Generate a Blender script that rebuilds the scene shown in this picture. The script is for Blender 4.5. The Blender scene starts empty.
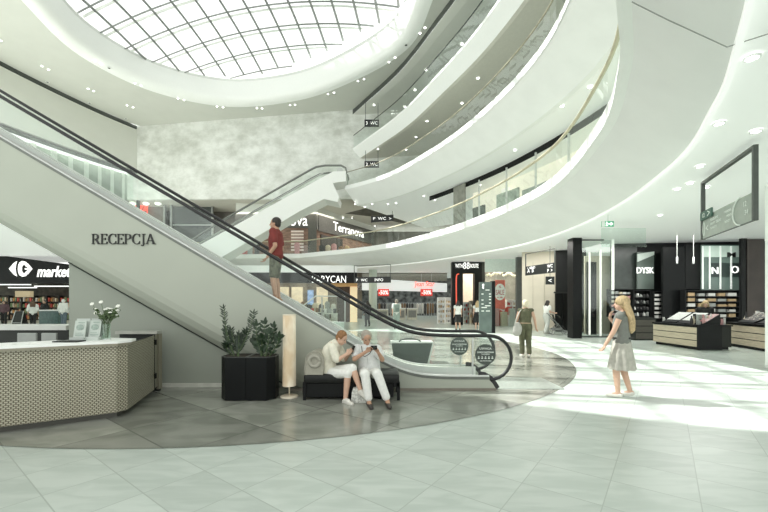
import bpy, bmesh, math, random
from mathutils import Vector, Matrix
R = random.Random(7)
SC = bpy.context.scene
COL = SC.collection
PI = math.pi
F, CX, HY, CZ = 375.0, 384.0, 302.0, 1.6

def P(px, py, Y):
    return Vector(((px-CX)/F*Y, Y, CZ+(HY-py)/F*Y))
def PZ(px, py, z):
    Y = (z-CZ)*F/(HY-py)
    return Vector(((px-CX)/F*Y, Y, z))
def PX(px, Y): return (px-CX)/F*Y
def PYZ(py, Y): return CZ+(HY-py)/F*Y

# ---------------------------------------------------------------- materials
MATS = {}
def mat(name, col, rough=0.5, metal=0.0, emit=None, es=1.0, noise=0.0, nscale=8.0, bump=0.0, spec=0.5, stretch=None, lo=0.35, hi=0.65):
    if name in MATS: return MATS[name]
    m = bpy.data.materials.new(name); m.use_nodes = True
    nt = m.node_tree; b = nt.nodes['Principled BSDF']
    b.inputs['Base Color'].default_value = (*col, 1)
    b.inputs['Roughness'].default_value = rough
    b.inputs['Metallic'].default_value = metal
    b.inputs['Specular IOR Level'].default_value = spec
    if emit:
        b.inputs['Emission Color'].default_value = (*emit, 1)
        b.inputs['Emission Strength'].default_value = es
    if noise or bump:
        tc = nt.nodes.new('ShaderNodeTexCoord'); n = nt.nodes.new('ShaderNodeTexNoise')
        n.inputs['Scale'].default_value = nscale; n.inputs['Detail'].default_value = 6
        src = tc.outputs['Object']
        if stretch:
            mp = nt.nodes.new('ShaderNodeMapping'); mp.inputs['Scale'].default_value = stretch
            nt.links.new(src, mp.inputs['Vector']); src = mp.outputs['Vector']
        nt.links.new(src, n.inputs['Vector'])
        if noise:
            r = nt.nodes.new('ShaderNodeValToRGB')
            r.color_ramp.elements[0].position = lo; r.color_ramp.elements[1].position = hi
            r.color_ramp.elements[0].color = (*[c*(1-noise) for c in col], 1)
            r.color_ramp.elements[1].color = (*[min(1, c*(1+noise*0.6)) for c in col], 1)
            nt.links.new(n.outputs['Fac'], r.inputs['Fac'])
            nt.links.new(r.outputs['Color'], b.inputs['Base Color'])
        if bump:
            bp = nt.nodes.new('ShaderNodeBump'); bp.inputs['Strength'].default_value = bump
            nt.links.new(n.outputs['Fac'], bp.inputs['Height']); nt.links.new(bp.outputs['Normal'], b.inputs['Normal'])
    MATS[name] = m
    return m

def glass_mat(name, tint=(0.93, 0.98, 0.95), gloss=0.08, rough=0.02):
    m = bpy.data.materials.new(name); m.use_nodes = True
    nt = m.node_tree
    for n in list(nt.nodes): nt.nodes.remove(n)
    o = nt.nodes.new('ShaderNodeOutputMaterial'); mx = nt.nodes.new('ShaderNodeMixShader')
    t = nt.nodes.new('ShaderNodeBsdfTransparent'); g = nt.nodes.new('ShaderNodeBsdfGlossy')
    lw = nt.nodes.new('ShaderNodeLayerWeight'); lw.inputs['Blend'].default_value = 0.35
    mu = nt.nodes.new('ShaderNodeMath'); mu.operation = 'MULTIPLY_ADD'
    mu.inputs[1].default_value = 0.25; mu.inputs[2].default_value = gloss*0.5
    t.inputs['Color'].default_value = (*tint, 1)
    g.inputs['Color'].default_value = (0.95, 1, 0.97, 1); g.inputs['Roughness'].default_value = rough
    nt.links.new(lw.outputs['Facing'], mu.inputs[0]); nt.links.new(mu.outputs[0], mx.inputs['Fac'])
    nt.links.new(t.outputs[0], mx.inputs[1]); nt.links.new(g.outputs[0], mx.inputs[2])
    nt.links.new(mx.outputs[0], o.inputs['Surface'])
    MATS[name] = m
    return m

GLASS = glass_mat('clear_glass')
GLASS_B = glass_mat('balustrade_glass', (0.945, 0.978, 0.962), 0.06)
GLASS_S = glass_mat('skylight_glass', (0.97, 0.99, 0.98), 0.04)
GLASS_D = glass_mat('storefront_glass', (0.90, 0.94, 0.92), 0.05)
WHITE = mat('white_plaster', (0.87, 0.88, 0.855), 0.55, noise=0.03, nscale=1.2, emit=(.98, 1, .97), es=.07)  # faint glow in the plaster stands in for bounced light
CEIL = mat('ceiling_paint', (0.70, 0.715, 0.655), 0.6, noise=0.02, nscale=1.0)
CEIL0 = mat('glowing_ceiling_paint', (0.92, 0.935, 0.91), 0.6, noise=0.015, nscale=1.0, emit=(.97, 1, .96), es=.10)  # slight emission brightens the ceiling in place of light from below
CEILL = mat('glowing_white_ceiling', (0.88, 0.90, 0.86), 0.6, noise=0.015, nscale=1.0, emit=(.97, 1, .95), es=.34)  # the ceiling itself glows to look lit; no lamps in it
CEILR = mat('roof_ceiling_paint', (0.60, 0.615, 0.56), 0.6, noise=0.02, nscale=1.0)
LIP = mat('bright_white_trim', (0.90, 0.92, 0.89), 0.45, noise=0.01)
TRUSS = mat('pale_grey_cladding', (0.40, 0.428, 0.362), 0.6, noise=0.02, nscale=1.5)
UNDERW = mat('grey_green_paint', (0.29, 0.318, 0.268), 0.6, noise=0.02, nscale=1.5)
BLACK = mat('black_lacquer', (0.007, 0.008, 0.008), 0.35, noise=0.1, spec=.2)
SATIN = mat('satin_black_panel', (0.014, 0.015, 0.015), 0.5, noise=0.15, nscale=2, spec=.2)
DARK = mat('charcoal_panel', (0.032, 0.035, 0.032), 0.5, noise=0.1, nscale=3, spec=.25)
RUBBER = mat('black_rubber', (0.012, 0.013, 0.013), 0.4, noise=0.1)
STEEL = mat('brushed_steel', (0.55, 0.57, 0.55), 0.3, 0.9, noise=0.05, stretch=(1, 1, 30))
ALU = mat('pale_aluminium', (0.72, 0.75, 0.72), 0.35, 0.3, noise=0.03)
DLINE = mat('dark_bronze_edge', (0.07, 0.08, 0.07), 0.4, noise=0.1)
BRASS = mat('pale_brass_rail', (0.58, 0.54, 0.40), 0.4, 0.5, noise=0.04)
BEIGE = mat('beige_wall', (0.66, 0.61, 0.50), 0.6, noise=0.04, nscale=2)
OAK = mat('pale_oak', (0.62, 0.54, 0.40), 0.5, noise=0.16, nscale=3, stretch=(1.5, 1.5, 18))
LETTER_W = mat('white_sign_letter', (0.9, 0.9, 0.88), 0.4, emit=(1, 1, 0.97), es=.8, noise=0.01)
LETTER_R = mat('red_sign_letter', (0.8, 0.05, 0.03), 0.4, emit=(1, 0.10, 0.06), es=1.4, noise=0.01)
LETTER_K = mat('black_letter', (0.015, 0.017, 0.015), 0.4, noise=0.05)
LAMPW = mat('lamp_glow', (1, 1, 1), 0.4, emit=(1, 1, 0.96), es=1.6, noise=0.01)
WARMGLOW = mat('warm_light_panel', (0.9, 0.75, 0.5), 0.5, emit=(1, 0.72, 0.42), es=0.35, noise=0.05)
COOLGLOW = mat('cool_light_panel', (0.9, 0.92, 0.9), 0.5, emit=(0.95, 1, 0.98), es=0.9, noise=0.05)

# ---------------------------------------------------------------- mesh helpers
class MB:
    def __init__(s): s.bm = bmesh.new()
    def box(s, x0, x1, y0, y1, z0, z1, M=None, bev=0):
        b = bmesh.new()
        bmesh.ops.create_cube(b, size=1)
        for v in b.verts:
            v.co = Vector((x0+(v.co.x+.5)*(x1-x0), y0+(v.co.y+.5)*(y1-y0), z0+(v.co.z+.5)*(z1-z0)))
        if bev: bmesh.ops.bevel(b, geom=b.edges[:], offset=bev, segments=2, affect='EDGES', profile=.5)
        if M: b.transform(M)
        s._merge(b); return s
    def _merge(s, b):
        me = bpy.data.meshes.new('t'); b.to_mesh(me); b.free(); s.bm.from_mesh(me); bpy.data.meshes.remove(me)
    def poly(s, pts):
        vs = [s.bm.verts.new(p) for p in pts]
        try: s.bm.faces.new(vs)
        except ValueError: pass
        return s
    def grid(s, rows, closed=False, cap=False):
        V = [[s.bm.verts.new(p) for p in r] for r in rows]
        for a, b in zip(V[:-1], V[1:]):
            n = len(a)
            for i in range(n if closed else n-1):
                j = (i+1) % n
                try: s.bm.faces.new((a[i], a[j], b[j], b[i]))
                except ValueError: pass
        if cap:
            for r in (V[0], V[-1]):
                try: s.bm.faces.new(r)
                except ValueError: pass
        return s
    def prism(s, pts2, d0, d1, fn):
        """pts2 outline; fn(u,v,d)->Vector"""
        a = [s.bm.verts.new(fn(u, v, d0)) for u, v in pts2]
        b = [s.bm.verts.new(fn(u, v, d1)) for u, v in pts2]
        s.bm.faces.new(a); s.bm.faces.new(b[::-1])
        n = len(a)
        for i in range(n): s.bm.faces.new((a[i], b[i], b[(i+1) % n], a[(i+1) % n]))
        return s
    def tube(s, pts, r, seg=8, ry=None, cap=True, up=Vector((0, 0, 1))):
        pts = [Vector(p) for p in pts]; n = len(pts)
        rs = r if isinstance(r, (list, tuple)) else [r]*n
        rys = ry if isinstance(ry, (list, tuple)) else ([ry]*n if ry else rs)
        rows = []; prev = None
        for i in range(n):
            t = (pts[min(i+1, n-1)]-pts[max(i-1, 0)]).normalized()
            if prev is None:
                ref = up if abs(t.dot(up)) < .95 else Vector((1, 0, 0))
                u = t.cross(ref).normalized()
            else:
                u = (prev-t*prev.dot(t)).normalized()
            prev = u; w = t.cross(u)
            rows.append([pts[i]+u*math.cos(2*PI*k/seg)*rs[i]+w*math.sin(2*PI*k/seg)*rys[i] for k in range(seg)])
        return s.grid(rows, closed=True, cap=cap)
    def ball(s, c, rx, ry=None, rz=None, seg=12, rings=8, M=None):
        ry = ry or rx; rz = rz or rx
        b = bmesh.new(); bmesh.ops.create_uvsphere(b, u_segments=seg, v_segments=rings, radius=1)
        T = Matrix.Translation(Vector(c)) @ (M if M else Matrix()) @ Matrix.Diagonal((rx, ry, rz, 1))
        b.transform(T); s._merge(b); return s
    def lathe(s, prof, seg=24, c=(0, 0, 0), cap=True):
        c = Vector(c)
        rows = [[c+Vector((r*math.cos(2*PI*k/seg), r*math.sin(2*PI*k/seg), z)) for k in range(seg)] for r, z in prof]
        return s.grid(rows, closed=True, cap=cap)
    def mesh(s, m, smooth=False):
        bmesh.ops.recalc_face_normals(s.bm, faces=s.bm.faces[:])
        me = bpy.data.meshes.new('m'); s.bm.to_mesh(me); s.bm.free()
        if m: me.materials.append(m)
        if smooth:
            me.polygons.foreach_set('use_smooth', [True]*len(me.polygons))
        return me
    def build(s, name, m, parent=None, smooth=False, **k):
        return link(name, s.mesh(m, smooth), parent, **k)

def link(name, me, parent=None, loc=None, label=None, cat=None, group=None, kind=None):
    o = bpy.data.objects.new(name, me); COL.objects.link(o)
    if parent:
        o.parent = parent
        o.matrix_parent_inverse = parent_world(parent).inverted()
    if loc: o.location = loc
    return tag(o, label, cat, group, kind)
def parent_world(o):
    M = Matrix.LocRotScale(o.location, o.rotation_euler, o.scale)
    return (parent_world(o.parent) @ o.matrix_parent_inverse @ M) if o.parent else M
def tag(o, label=None, cat=None, group=None, kind=None):
    if label: o['label'] = label
    if cat: o['category'] = cat
    if group: o['group'] = group
    if kind: o['kind'] = kind
    return o
def thing(name, label, cat, loc=(0, 0, 0), rz=0, group=None):
    o = bpy.data.objects.new(name, None); COL.objects.link(o); o.empty_display_size = .1
    o.location = loc; o.rotation_euler = (0, 0, rz)
    return tag(o, label, cat, group)
def struct(name, mb, m, parent=None, smooth=False, label=None):
    return mb.build(name, m, parent, smooth, kind=None if parent else 'structure', label=label)
def lpart(name, mb, m, parent, smooth=False, label=None):
    """part whose mesh is given in its parent's local frame"""
    o = bpy.data.objects.new(name, mb.mesh(m, smooth)); COL.objects.link(o); o.parent = parent
    return tag(o, label)
def dup(root, loc, rz, label=None, group=None):
    r = root.copy(); COL.objects.link(r); r.location = loc; r.rotation_euler = (0, 0, rz)
    if label: r['label'] = label
    if group: r['group'] = group
    for ch in list(root.children):
        c = ch.copy(); COL.objects.link(c); c.parent = r
        for g in list(ch.children):
            d = g.copy(); COL.objects.link(d); d.parent = c
    return r

def text_mesh(body, height, width=None, ext=0.02, m=None, shear=0.0, bold=0.0):
    cu = bpy.data.curves.new('t', 'FONT'); cu.body = body; cu.extrude = ext; cu.shear = shear; cu.offset = bold
    cu.resolution_u = 3
    o = bpy.data.objects.new('t', cu); COL.objects.link(o)
    dg = bpy.context.evaluated_depsgraph_get(); dg.update()
    me = bpy.data.meshes.new_from_object(o.evaluated_get(dg))
    bpy.data.objects.remove(o); bpy.data.curves.remove(cu)
    xs = [v.co.x for v in me.vertices]; ys = [v.co.y for v in me.vertices]
    x0, x1, y0, y1 = min(xs), max(xs), min(ys), max(ys)
    sy = height/(y1-y0); sx = width/(x1-x0) if width else sy
    for v in me.vertices:
        # to upright in XZ plane facing -Y, centred
        v.co = Vector(((v.co.x-(x0+x1)/2)*sx, -v.co.z, (v.co.y-(y0+y1)/2)*sy))
    me.materials.clear()
    if m: me.materials.append(m)
    return me
def text(body, h, loc, rz=0, w=None, ext=0.02, m=None, parent=None, name='lettering', shear=0, bold=0):
    me = text_mesh(body, h, w, ext, m, shear, bold)
    me.transform(Matrix.Translation(Vector(loc)) @ Matrix.Rotation(rz, 4, 'Z'))
    return link(name, me, parent)

def spline(pts, n=8):
    out = []; Q = [2*Vector(pts[0])-Vector(pts[1])]+[Vector(p) for p in pts]+[2*Vector(pts[-1])-Vector(pts[-2])]
    for i in range(1, len(Q)-2):
        a, b, c, d = Q[i-1:i+3]
        for k in range(n):
            t = k/n
            out.append(.5*((2*b)+(c-a)*t+(2*a-5*b+4*c-d)*t*t+(3*b-a-3*c+d)*t**3))
    out.append(Q[-2]); return out

# ---------------------------------------------------------------- camera, sun, sky
cam = bpy.data.cameras.new('camera'); co = bpy.data.objects.new('camera', cam); COL.objects.link(co)
co.location = (0, 0, CZ); co.rotation_euler = (PI/2, 0, 0)
cam.sensor_width = 36; cam.lens = F/768*36; cam.shift_y = (HY-256)/768.0; cam.clip_end = 300
SC.camera = co
W = bpy.data.worlds.new('world'); SC.world = W; W.use_nodes = True
bg = W.node_tree.nodes['Background']; bg.inputs['Color'].default_value = (0.99, 1.0, 0.975, 1); bg.inputs['Strength'].default_value = 1.25
sun = bpy.data.lights.new('sun', 'SUN'); so = bpy.data.objects.new('sun', sun); COL.objects.link(so)
sdir = Vector((12.7, -5.2, -17)).normalized()
so.rotation_euler = sdir.to_track_quat('-Z', 'Y').to_euler(); so.location = (-20, 30, 40)
sun.energy = 8.5; sun.angle = math.radians(0.6); sun.color = (1, 0.985, 0.95)
SC.view_settings.view_transform = 'Standard'
SC.view_settings.exposure = 0.25
SC.cycles.max_bounces = 8; SC.cycles.diffuse_bounces = 4; SC.cycles.glossy_bounces = 3
SC.cycles.transparent_max_bounces = 24; SC.cycles.caustics_reflective = False; SC.cycles.caustics_refractive = False
SC.cycles.sample_clamp_indirect = 6
# ---------------------------------------------------------------- floor
def floor_mat(name, base, vein, grout, rough, dark=False):
    m = bpy.data.materials.new(name); m.use_nodes = True; nt = m.node_tree; b = nt.nodes['Principled BSDF']
    N = nt.nodes.new; L = nt.links.new
    g = N('ShaderNodeNewGeometry')
    def dot(v):
        d = N('ShaderNodeVectorMath'); d.operation = 'DOT_PRODUCT'; d.inputs[1].default_value = v
        L(g.outputs['Position'], d.inputs[0]); return d.outputs['Value']
    def mth(op, a, c):
        d = N('ShaderNodeMath'); d.operation = op
        for i, x in enumerate((a, c)):
            if x is None: continue
            if isinstance(x, (int, float)): d.inputs[i].default_value = x
            else: L(x, d.inputs[i])
        return d.outputs[0]
    u0 = mth('DIVIDE', mth('SUBTRACT', dot((.602, .798, 0)), .769), 1.046 if dark else .523)
    v0 = mth('DIVIDE', mth('SUBTRACT', dot((-.799, .6015, 0)), .399), 1.24 if dark else .62)
    lines = []
    for c, w in ((u0, .009), (v0, .0065)):
        fr = mth('FRACT', c, None); lines.append(mth('LESS_THAN', mth('ABSOLUTE', mth('SUBTRACT', fr, .5), None), .5-w))
    inside = mth('MULTIPLY', lines[0], lines[1])
    cmb = N('ShaderNodeCombineXYZ'); L(mth('FLOOR', u0, None), cmb.inputs[0]); L(mth('FLOOR', v0, None), cmb.inputs[1])
    wn = N('ShaderNodeTexWhiteNoise'); L(cmb.outputs[0], wn.inputs['Vector'])
    # veins: a different offset in every tile
    off = N('ShaderNodeVectorMath'); off.operation = 'MULTIPLY_ADD'; off.inputs[1].default_value = (17, 17, 17)
    L(wn.outputs['Color'], off.inputs[0]); L(g.outputs['Position'], off.inputs[2])
    mp = N('ShaderNodeMapping'); mp.inputs['Rotation'].default_value = (0, 0, .65); mp.inputs['Scale'].default_value = (1.1, 4.5, 1) if not dark else (.9, 1.6, 1)
    L(off.outputs[0], mp.inputs['Vector'])
    n = N('ShaderNodeTexNoise'); n.inputs['Scale'].default_value = 1.6; n.inputs['Detail'].default_value = 8; n.inputs['Distortion'].default_value = .6
    L(mp.outputs[0], n.inputs['Vector'])
    r = N('ShaderNodeValToRGB'); r.color_ramp.elements[0].position = .38; r.color_ramp.elements[1].position = .6
    r.color_ramp.elements[0].color = (*vein, 1); r.color_ramp.elements[1].color = (*base, 1)
    L(n.outputs['Fac'], r.inputs['Fac'])
    hs = N('ShaderNodeHueSaturation'); L(r.outputs['Color'], hs.inputs['Color'])
    val = mth('ADD', mth('MULTIPLY', wn.outputs['Value'], .34 if dark else .10), .83 if dark else .95); L(val, hs.inputs['Value'])
    mx = N('ShaderNodeMix'); mx.data_type = 'RGBA'; mx.inputs['A'].default_value = (*grout, 1)
    L(inside, mx.inputs['Factor']); L(hs.outputs['Color'], mx.inputs['B'])
    L(mx.outputs['Result'], b.inputs['Base Color'])
    b.inputs['Roughness'].default_value = rough; b.inputs['Specular IOR Level'].default_value = .5
    MATS[name] = m; return m
FLOOR = floor_mat('pale_marble_tiles', (.53, .585, .54), (.45, .51, .465), (.36, .41, .37), .30)
FLOORD = floor_mat('grey_stone_tiles', (.29, .30, .262), (.20, .212, .18), (.15, .16, .136), .16, True)

struct('floor', MB().poly([(-60, -6, 0), (40, -6, 0), (40, 60, 0), (-60, 60, 0)]), FLOOR)
# the round inlay of grey stone
cpts = [(-3.0+8.33*math.cos(a), 12.4+8.33*math.sin(a), .006) for a in [2*PI*k/128 for k in range(128)]]
struct('floor_inlay', MB().poly(cpts), FLOORD, label='round grey stone area of the floor under the escalator')

# ---------------------------------------------------------------- gallery curve (inner edge of the ring balconies)
C1 = [(-6.6, 29.7), (-.6, 25.4), (2.5, 20.8), (4.35, 16.4), (5.2, 11.9), (4.55, 7.9), (3.65, 5.75), (2.9, 4.55), (1.9, 3.2)]
CURVE = [Vector((p.x, p.y, 0)) for p in spline([Vector((x, y, 0)) for x, y in C1], 10)]
def normals(cv):
    out = []
    for i in range(len(cv)):
        t = (cv[min(i+1, len(cv)-1)]-cv[max(i-1, 0)]).normalized()
        out.append(Vector((-t.y, t.x, 0)))      # outward (right-hand side seen from the atrium)
    return out
NRM = normals(CURVE)
if NRM[40].x < 0: NRM = [-n for n in NRM]
def ringrows(prof, i0=0, i1=None, cv=None, nr=None):
    cv = cv or CURVE; nr = nr or NRM; i1 = len(cv) if i1 is None else i1
    return [[cv[i]+nr[i]*d+Vector((0, 0, z)) for d, z in prof] for i in range(i0, i1)]
def ring(name, prof, m, i0=0, i1=None, smooth=False, parent=None, cv=None, nr=None, label=None):
    return struct(name, MB().grid(ringrows(prof, i0, i1, cv, nr)), m, parent, smooth, label)
WTAB = [(2.0, .95), (4.4, 1.0), (5.6, 1.05), (7.6, 1.2), (11.5, 1.45), (14, 1.95), (17, 2.4), (21, 2.3), (26, 2.2), (40, 2.2)]
def wfac(y):
    for (a, u), (b, v) in zip(WTAB, WTAB[1:]):
        if y <= b: return (u+(v-u)*max(0, (y-a))/(b-a))/1.9
    return 1
def wring(name, prof, m, smooth=False, label=None, lim=3):
    rows = [[p+n*(d*wfac(p.y) if .1 < d < lim else d)+Vector((0, 0, z)) for d, z in prof] for p, n in zip(C1L, N1L)]
    return struct(name, MB().grid(rows), m, None, smooth, label)

def near(X, Y):
    return min(range(len(CURVE)), key=lambda i: (CURVE[i].x-X)**2+(CURVE[i].y-Y)**2)
I_L2 = near(-2.6, 27.0)
C2 = [(-2.75, 30.4), (-1.5, 28.5), (1.0, 24.5), (2.75, 20.6)]+C1[3:]
CURVE2 = [Vector((p.x, p.y, 0)) for p in spline([Vector((x, y, 0)) for x, y in C2], 10)]
NRM2 = normals(CURVE2)
if NRM2[40].x < 0: NRM2 = [-n for n in NRM2]

# L1: straight part on the left, then the curve
C1L = [Vector((-26, 31.5, 0)), Vector((-20, 30.9, 0)), Vector((-14, 30.3, 0)), Vector((-9, 29.85, 0))]+CURVE
N1L = normals(C1L); N1L = [n if n.y > -2 else n for n in N1L]
N1L = [(-n if (n.x < 0 and n.y < 0) or n.y < -.3 and n.x < .2 else n) for n in N1L]
N1L = [Vector((.1, .99, 0)).normalized()]*4+NRM
LIPH = 5.42
FASC = mat('underside_plaster', (.80, .81, .785), .5, noise=.03, nscale=1.2, emit=(.98, 1, .97), es=.04)  # a little glow mixed in to lift the underside
# gallery slabs -------------------------------------------------------------
wring('gallery_fascia_first', [(0, LIPH), (-.02, 5.12), (.10, 5.02), (.9, 4.66), (1.75, 4.32), (1.9, 4.30)], FASC, smooth=True, label='curved white underside of the first gallery')
ring('gallery_lip_first', [(.12, LIPH), (-.03, LIPH+.005), (-.06, 5.10), (.0, 5.06), (.10, 5.022)], LIP, cv=C1L, nr=N1L)
wring('gallery_cove_first', [(1.86, 4.31), (1.88, 4.26), (1.99, 4.26), (2.0, 4.42)], mat('glowing_edge_strip', (.93, .95, .92), .4, emit=(1, 1, .98), es=.3, noise=.01))  # glow added so the edge reads bright; it is no lamp
ring('gallery_floor_first', [(0, 5.40), (.3, 5.30), (14, 5.30)], FLOOR, cv=C1L, nr=N1L)
# ceiling under gallery = big polygon (curve offset outwards to the far right)
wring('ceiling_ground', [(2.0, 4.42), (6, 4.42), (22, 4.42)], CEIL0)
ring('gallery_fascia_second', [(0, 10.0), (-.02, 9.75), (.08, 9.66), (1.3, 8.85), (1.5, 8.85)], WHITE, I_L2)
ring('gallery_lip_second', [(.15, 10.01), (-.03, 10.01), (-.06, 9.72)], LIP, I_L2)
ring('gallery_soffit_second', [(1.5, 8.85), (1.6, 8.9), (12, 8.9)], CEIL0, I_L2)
ring('gallery_floor_second', [(0, 9.98), (.3, 9.9), (12, 9.9)], FLOOR, I_L2)
ring('gallery_fascia_third', [(.15, 13.92), (0, 13.92), (.0, 13.8), (.45, 13.1)], LIP, cv=CURVE2, nr=NRM2)
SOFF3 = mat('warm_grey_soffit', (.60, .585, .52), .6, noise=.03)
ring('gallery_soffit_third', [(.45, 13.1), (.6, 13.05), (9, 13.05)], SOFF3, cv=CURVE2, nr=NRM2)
ring('gallery_floor_third', [(0, 13.90), (.3, 13.8), (9, 13.8)], FLOOR, cv=CURVE2, nr=NRM2)
# ---------------------------------------------------------------- back wall and left wall
def stone_wall():
    m = bpy.data.materials.new('mottled_pale_stone'); m.use_nodes = True; nt = m.node_tree; b = nt.nodes['Principled BSDF']
    N = nt.nodes.new; L = nt.links.new
    tc = N('ShaderNodeTexCoord')
    n1 = N('ShaderNodeTexNoise'); n1.inputs['Scale'].default_value = .55; n1.inputs['Detail'].default_value = 9; n1.inputs['Roughness'].default_value = .7
    mp = N('ShaderNodeMapping'); mp.inputs['Scale'].default_value = (1, 1, 1.5)
    L(tc.outputs['Object'], mp.inputs[0]); L(mp.outputs[0], n1.inputs['Vector'])
    vo = N('ShaderNodeTexVoronoi'); vo.distance = 'CHEBYCHEV'; vo.inputs['Scale'].default_value = .9; L(mp.outputs[0], vo.inputs['Vector'])
    mx0 = N('ShaderNodeMath'); mx0.operation = 'MULTIPLY_ADD'; mx0.inputs[1].default_value = .22; L(vo.outputs['Distance'], mx0.inputs[0]); L(n1.outputs['Fac'], mx0.inputs[2])
    r = N('ShaderNodeValToRGB'); r.color_ramp.elements[0].position = .42; r.color_ramp.elements[1].position = .72
    r.color_ramp.elements[0].color = (.56, .58, .525, 1); r.color_ramp.elements[1].color = (.84, .86, .82, 1)
    L(mx0.outputs[0], r.inputs[0]); L(r.outputs[0], b.inputs['Base Color']); b.inputs['Roughness'].default_value = .6
    return m
STONE = stone_wall()
wl, wr = Vector((-22.6, 33.0, 0)), Vector((4.5, 29.0, 0))
def wallpoly(a, b, z0, z1): return MB().poly([a+Vector((0, 0, z0)), b+Vector((0, 0, z0)), b+Vector((0, 0, z1)), a+Vector((0, 0, z1))])
WB = MB(); nrm = Vector((.146, .989, 0))
WB.grid([[wl+Vector((0, 0, 10.62)), wl+Vector((0, 0, 17.2))], [wr+Vector((0, 0, 9.6)), wr+Vector((0, 0, 17.2))]])
WB.grid([[wl+Vector((0, 0, 10.62)), wl+nrm*.3+Vector((0, 0, 10.62))], [wr+Vector((0, 0, 9.6)), wr+nrm*.3+Vector((0, 0, 9.6))]])
struct('wall_back', WB, STONE)
# curved white band, upper left
LC = spline([Vector(p) for p in ((-26.0, 15, 0), (-25.2, 20, 0), (-24.3, 25, 0), (-23.0, 29.6, 0), (-21.5, 33.2, 0))], 8)
LN = [Vector((-1, 0.2, 0)).normalized()]*len(LC)
ring('wall_left', [(.25, 16.72), (0, 16.70), (0, 13.1), (.5, 12.95)], CEIL, cv=LC, nr=LN, smooth=False)
ring('trim_left', [(-.02, 12.98), (-.02, 12.86), (.5, 12.86)], DLINE, cv=LC, nr=LN)
ring('dark_slot_top', [(.0, 17.02), (-.02, 16.78), (.2, 16.70)], DLINE, cv=LC, nr=LN)  # dark strip drawn for the shaded gap above the white band
# glazed strip with white blinds below the band
wb = thing('blind_window', 'glazed strip with white vertical blinds under the curved white band', 'window')
b_ = MB(); g_ = MB(); s_ = MB()
g_.grid(ringrows([(.35, 12.9), (.35, 8.9)], cv=LC, nr=LN)); bk = MB().grid(ringrows([(1.3, 12.9), (1.3, 8.9)], cv=LC, nr=LN))
bk.build('backing_wall', mat('pale_green_grey', (.30, .34, .30), .6, noise=.05), wb)
BL = mat('white_blind', (.72, .74, .70), .6, noise=.02)
rr = random.Random(3)
for i in range(0, len(LC)-2, 2):
    p = LC[i].lerp(LC[i+1], .1)+LN[i]*.9; q = LC[i].lerp(LC[i+1], .55+.3*rr.random())+LN[i]*.9
    MB().poly([p+Vector((0, 0, 8.9)), q+Vector((0, 0, 8.9)), q+Vector((0, 0, 12.85)), p+Vector((0, 0, 12.85))]).build('blind', BL, wb)
g_.build('pane', GLASS, wb)
fr = MB(); e = LC[-1]+LN[-1]*.3
fr.box(e.x-.12, e.x+.12, e.y-.1, e.y+.1, 8.9, 12.9); fr.build('end_post', DLINE, wb)

# ---------------------------------------------------------------- roof ring ceiling and skylight
SKB = [(-17.9, 19.1), (-18.4, 23.2), (-16.4, 27.0), (-12.0, 29.0), (-6.6, 28.1), (-2.4, 25.7), (.9, 22.6), (1.9, 19.1)]
c0 = Vector((-8, 19.1, 0))
SKF = [(-16-x, 38.2-y) for x, y in SKB[1:-1]]
loop = [Vector((x, y, 0)) for x, y in SKB]+[Vector((x, y, 0)) for x, y in SKF]
Q = loop[-2:]+loop+loop[:3]
SK = []
for i in range(2, len(Q)-3):
    a, b, c, d = Q[i-1:i+3]
    for k in range(8):
        t = k/8; SK.append(.5*((2*b)+(c-a)*t+(2*a-5*b+4*c-d)*t*t+(3*b-a-3*c+d)*t**3))
ns = len(SK)
def skrow(scale, z): return [c0+(p-c0)*scale+Vector((0, 0, z)) for p in SK]
# the rounded reveal
struct('skylight_reveal', MB().grid([skrow(1.06, 17.0), skrow(1.03, 17.0), skrow(1.0, 17.05), skrow(.985, 17.2), skrow(.975, 17.4), skrow(.97, 18.5)], closed=True), LIP, smooth=True)
# roof deck above keeps daylight out of the ring
outer = []
ceil_b = MB()
ceil_out = [Vector((-25.6, 16, 0)), Vector((-24.4, 25, 0)), Vector((-23.0, 29.6, 0)), Vector((-21.6, 32.9, 0)), Vector((-12, 31.5, 0)), Vector((-4, 30.4, 0))]
def rayout(p):
    d = (p-c0).normalized(); best = 40
    poly = OUT
    for a, b in zip(poly, poly[1:]+poly[:1]):
        r = b-a; den = d.x*r.y-d.y*r.x
        if abs(den) < 1e-9: continue
        q = a-c0; t = (q.x*r.y-q.y*r.x)/den; s = (q.x*d.y-q.y*d.x)/den
        if t > 0 and 0 <= s <= 1: best = min(best, t)
    return c0+d*best
OUT = ceil_out+[v.copy() for v in CURVE2]+[Vector((-1, 1.5, 0)), Vector((-8, 1.0, 0)), Vector((-16, 2, 0)), Vector((-23, 8, 0))]
inn = skrow(1.06, 17.0); out_ = [rayout(p)+Vector((0, 0, 17.0)) for p in SK]
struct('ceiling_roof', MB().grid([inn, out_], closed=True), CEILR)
ring('dark_slot_gallery', [(.0, 17.02), (-.01, 16.62)], DLINE, cv=CURVE2, nr=NRM2)  # dark strip painted in for the shaded slot at the ceiling edge
ring('ceiling_gallery', [(0, 16.62), (.5, 16.55), (10, 16.55)], CEIL, cv=CURVE2, nr=NRM2)
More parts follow.
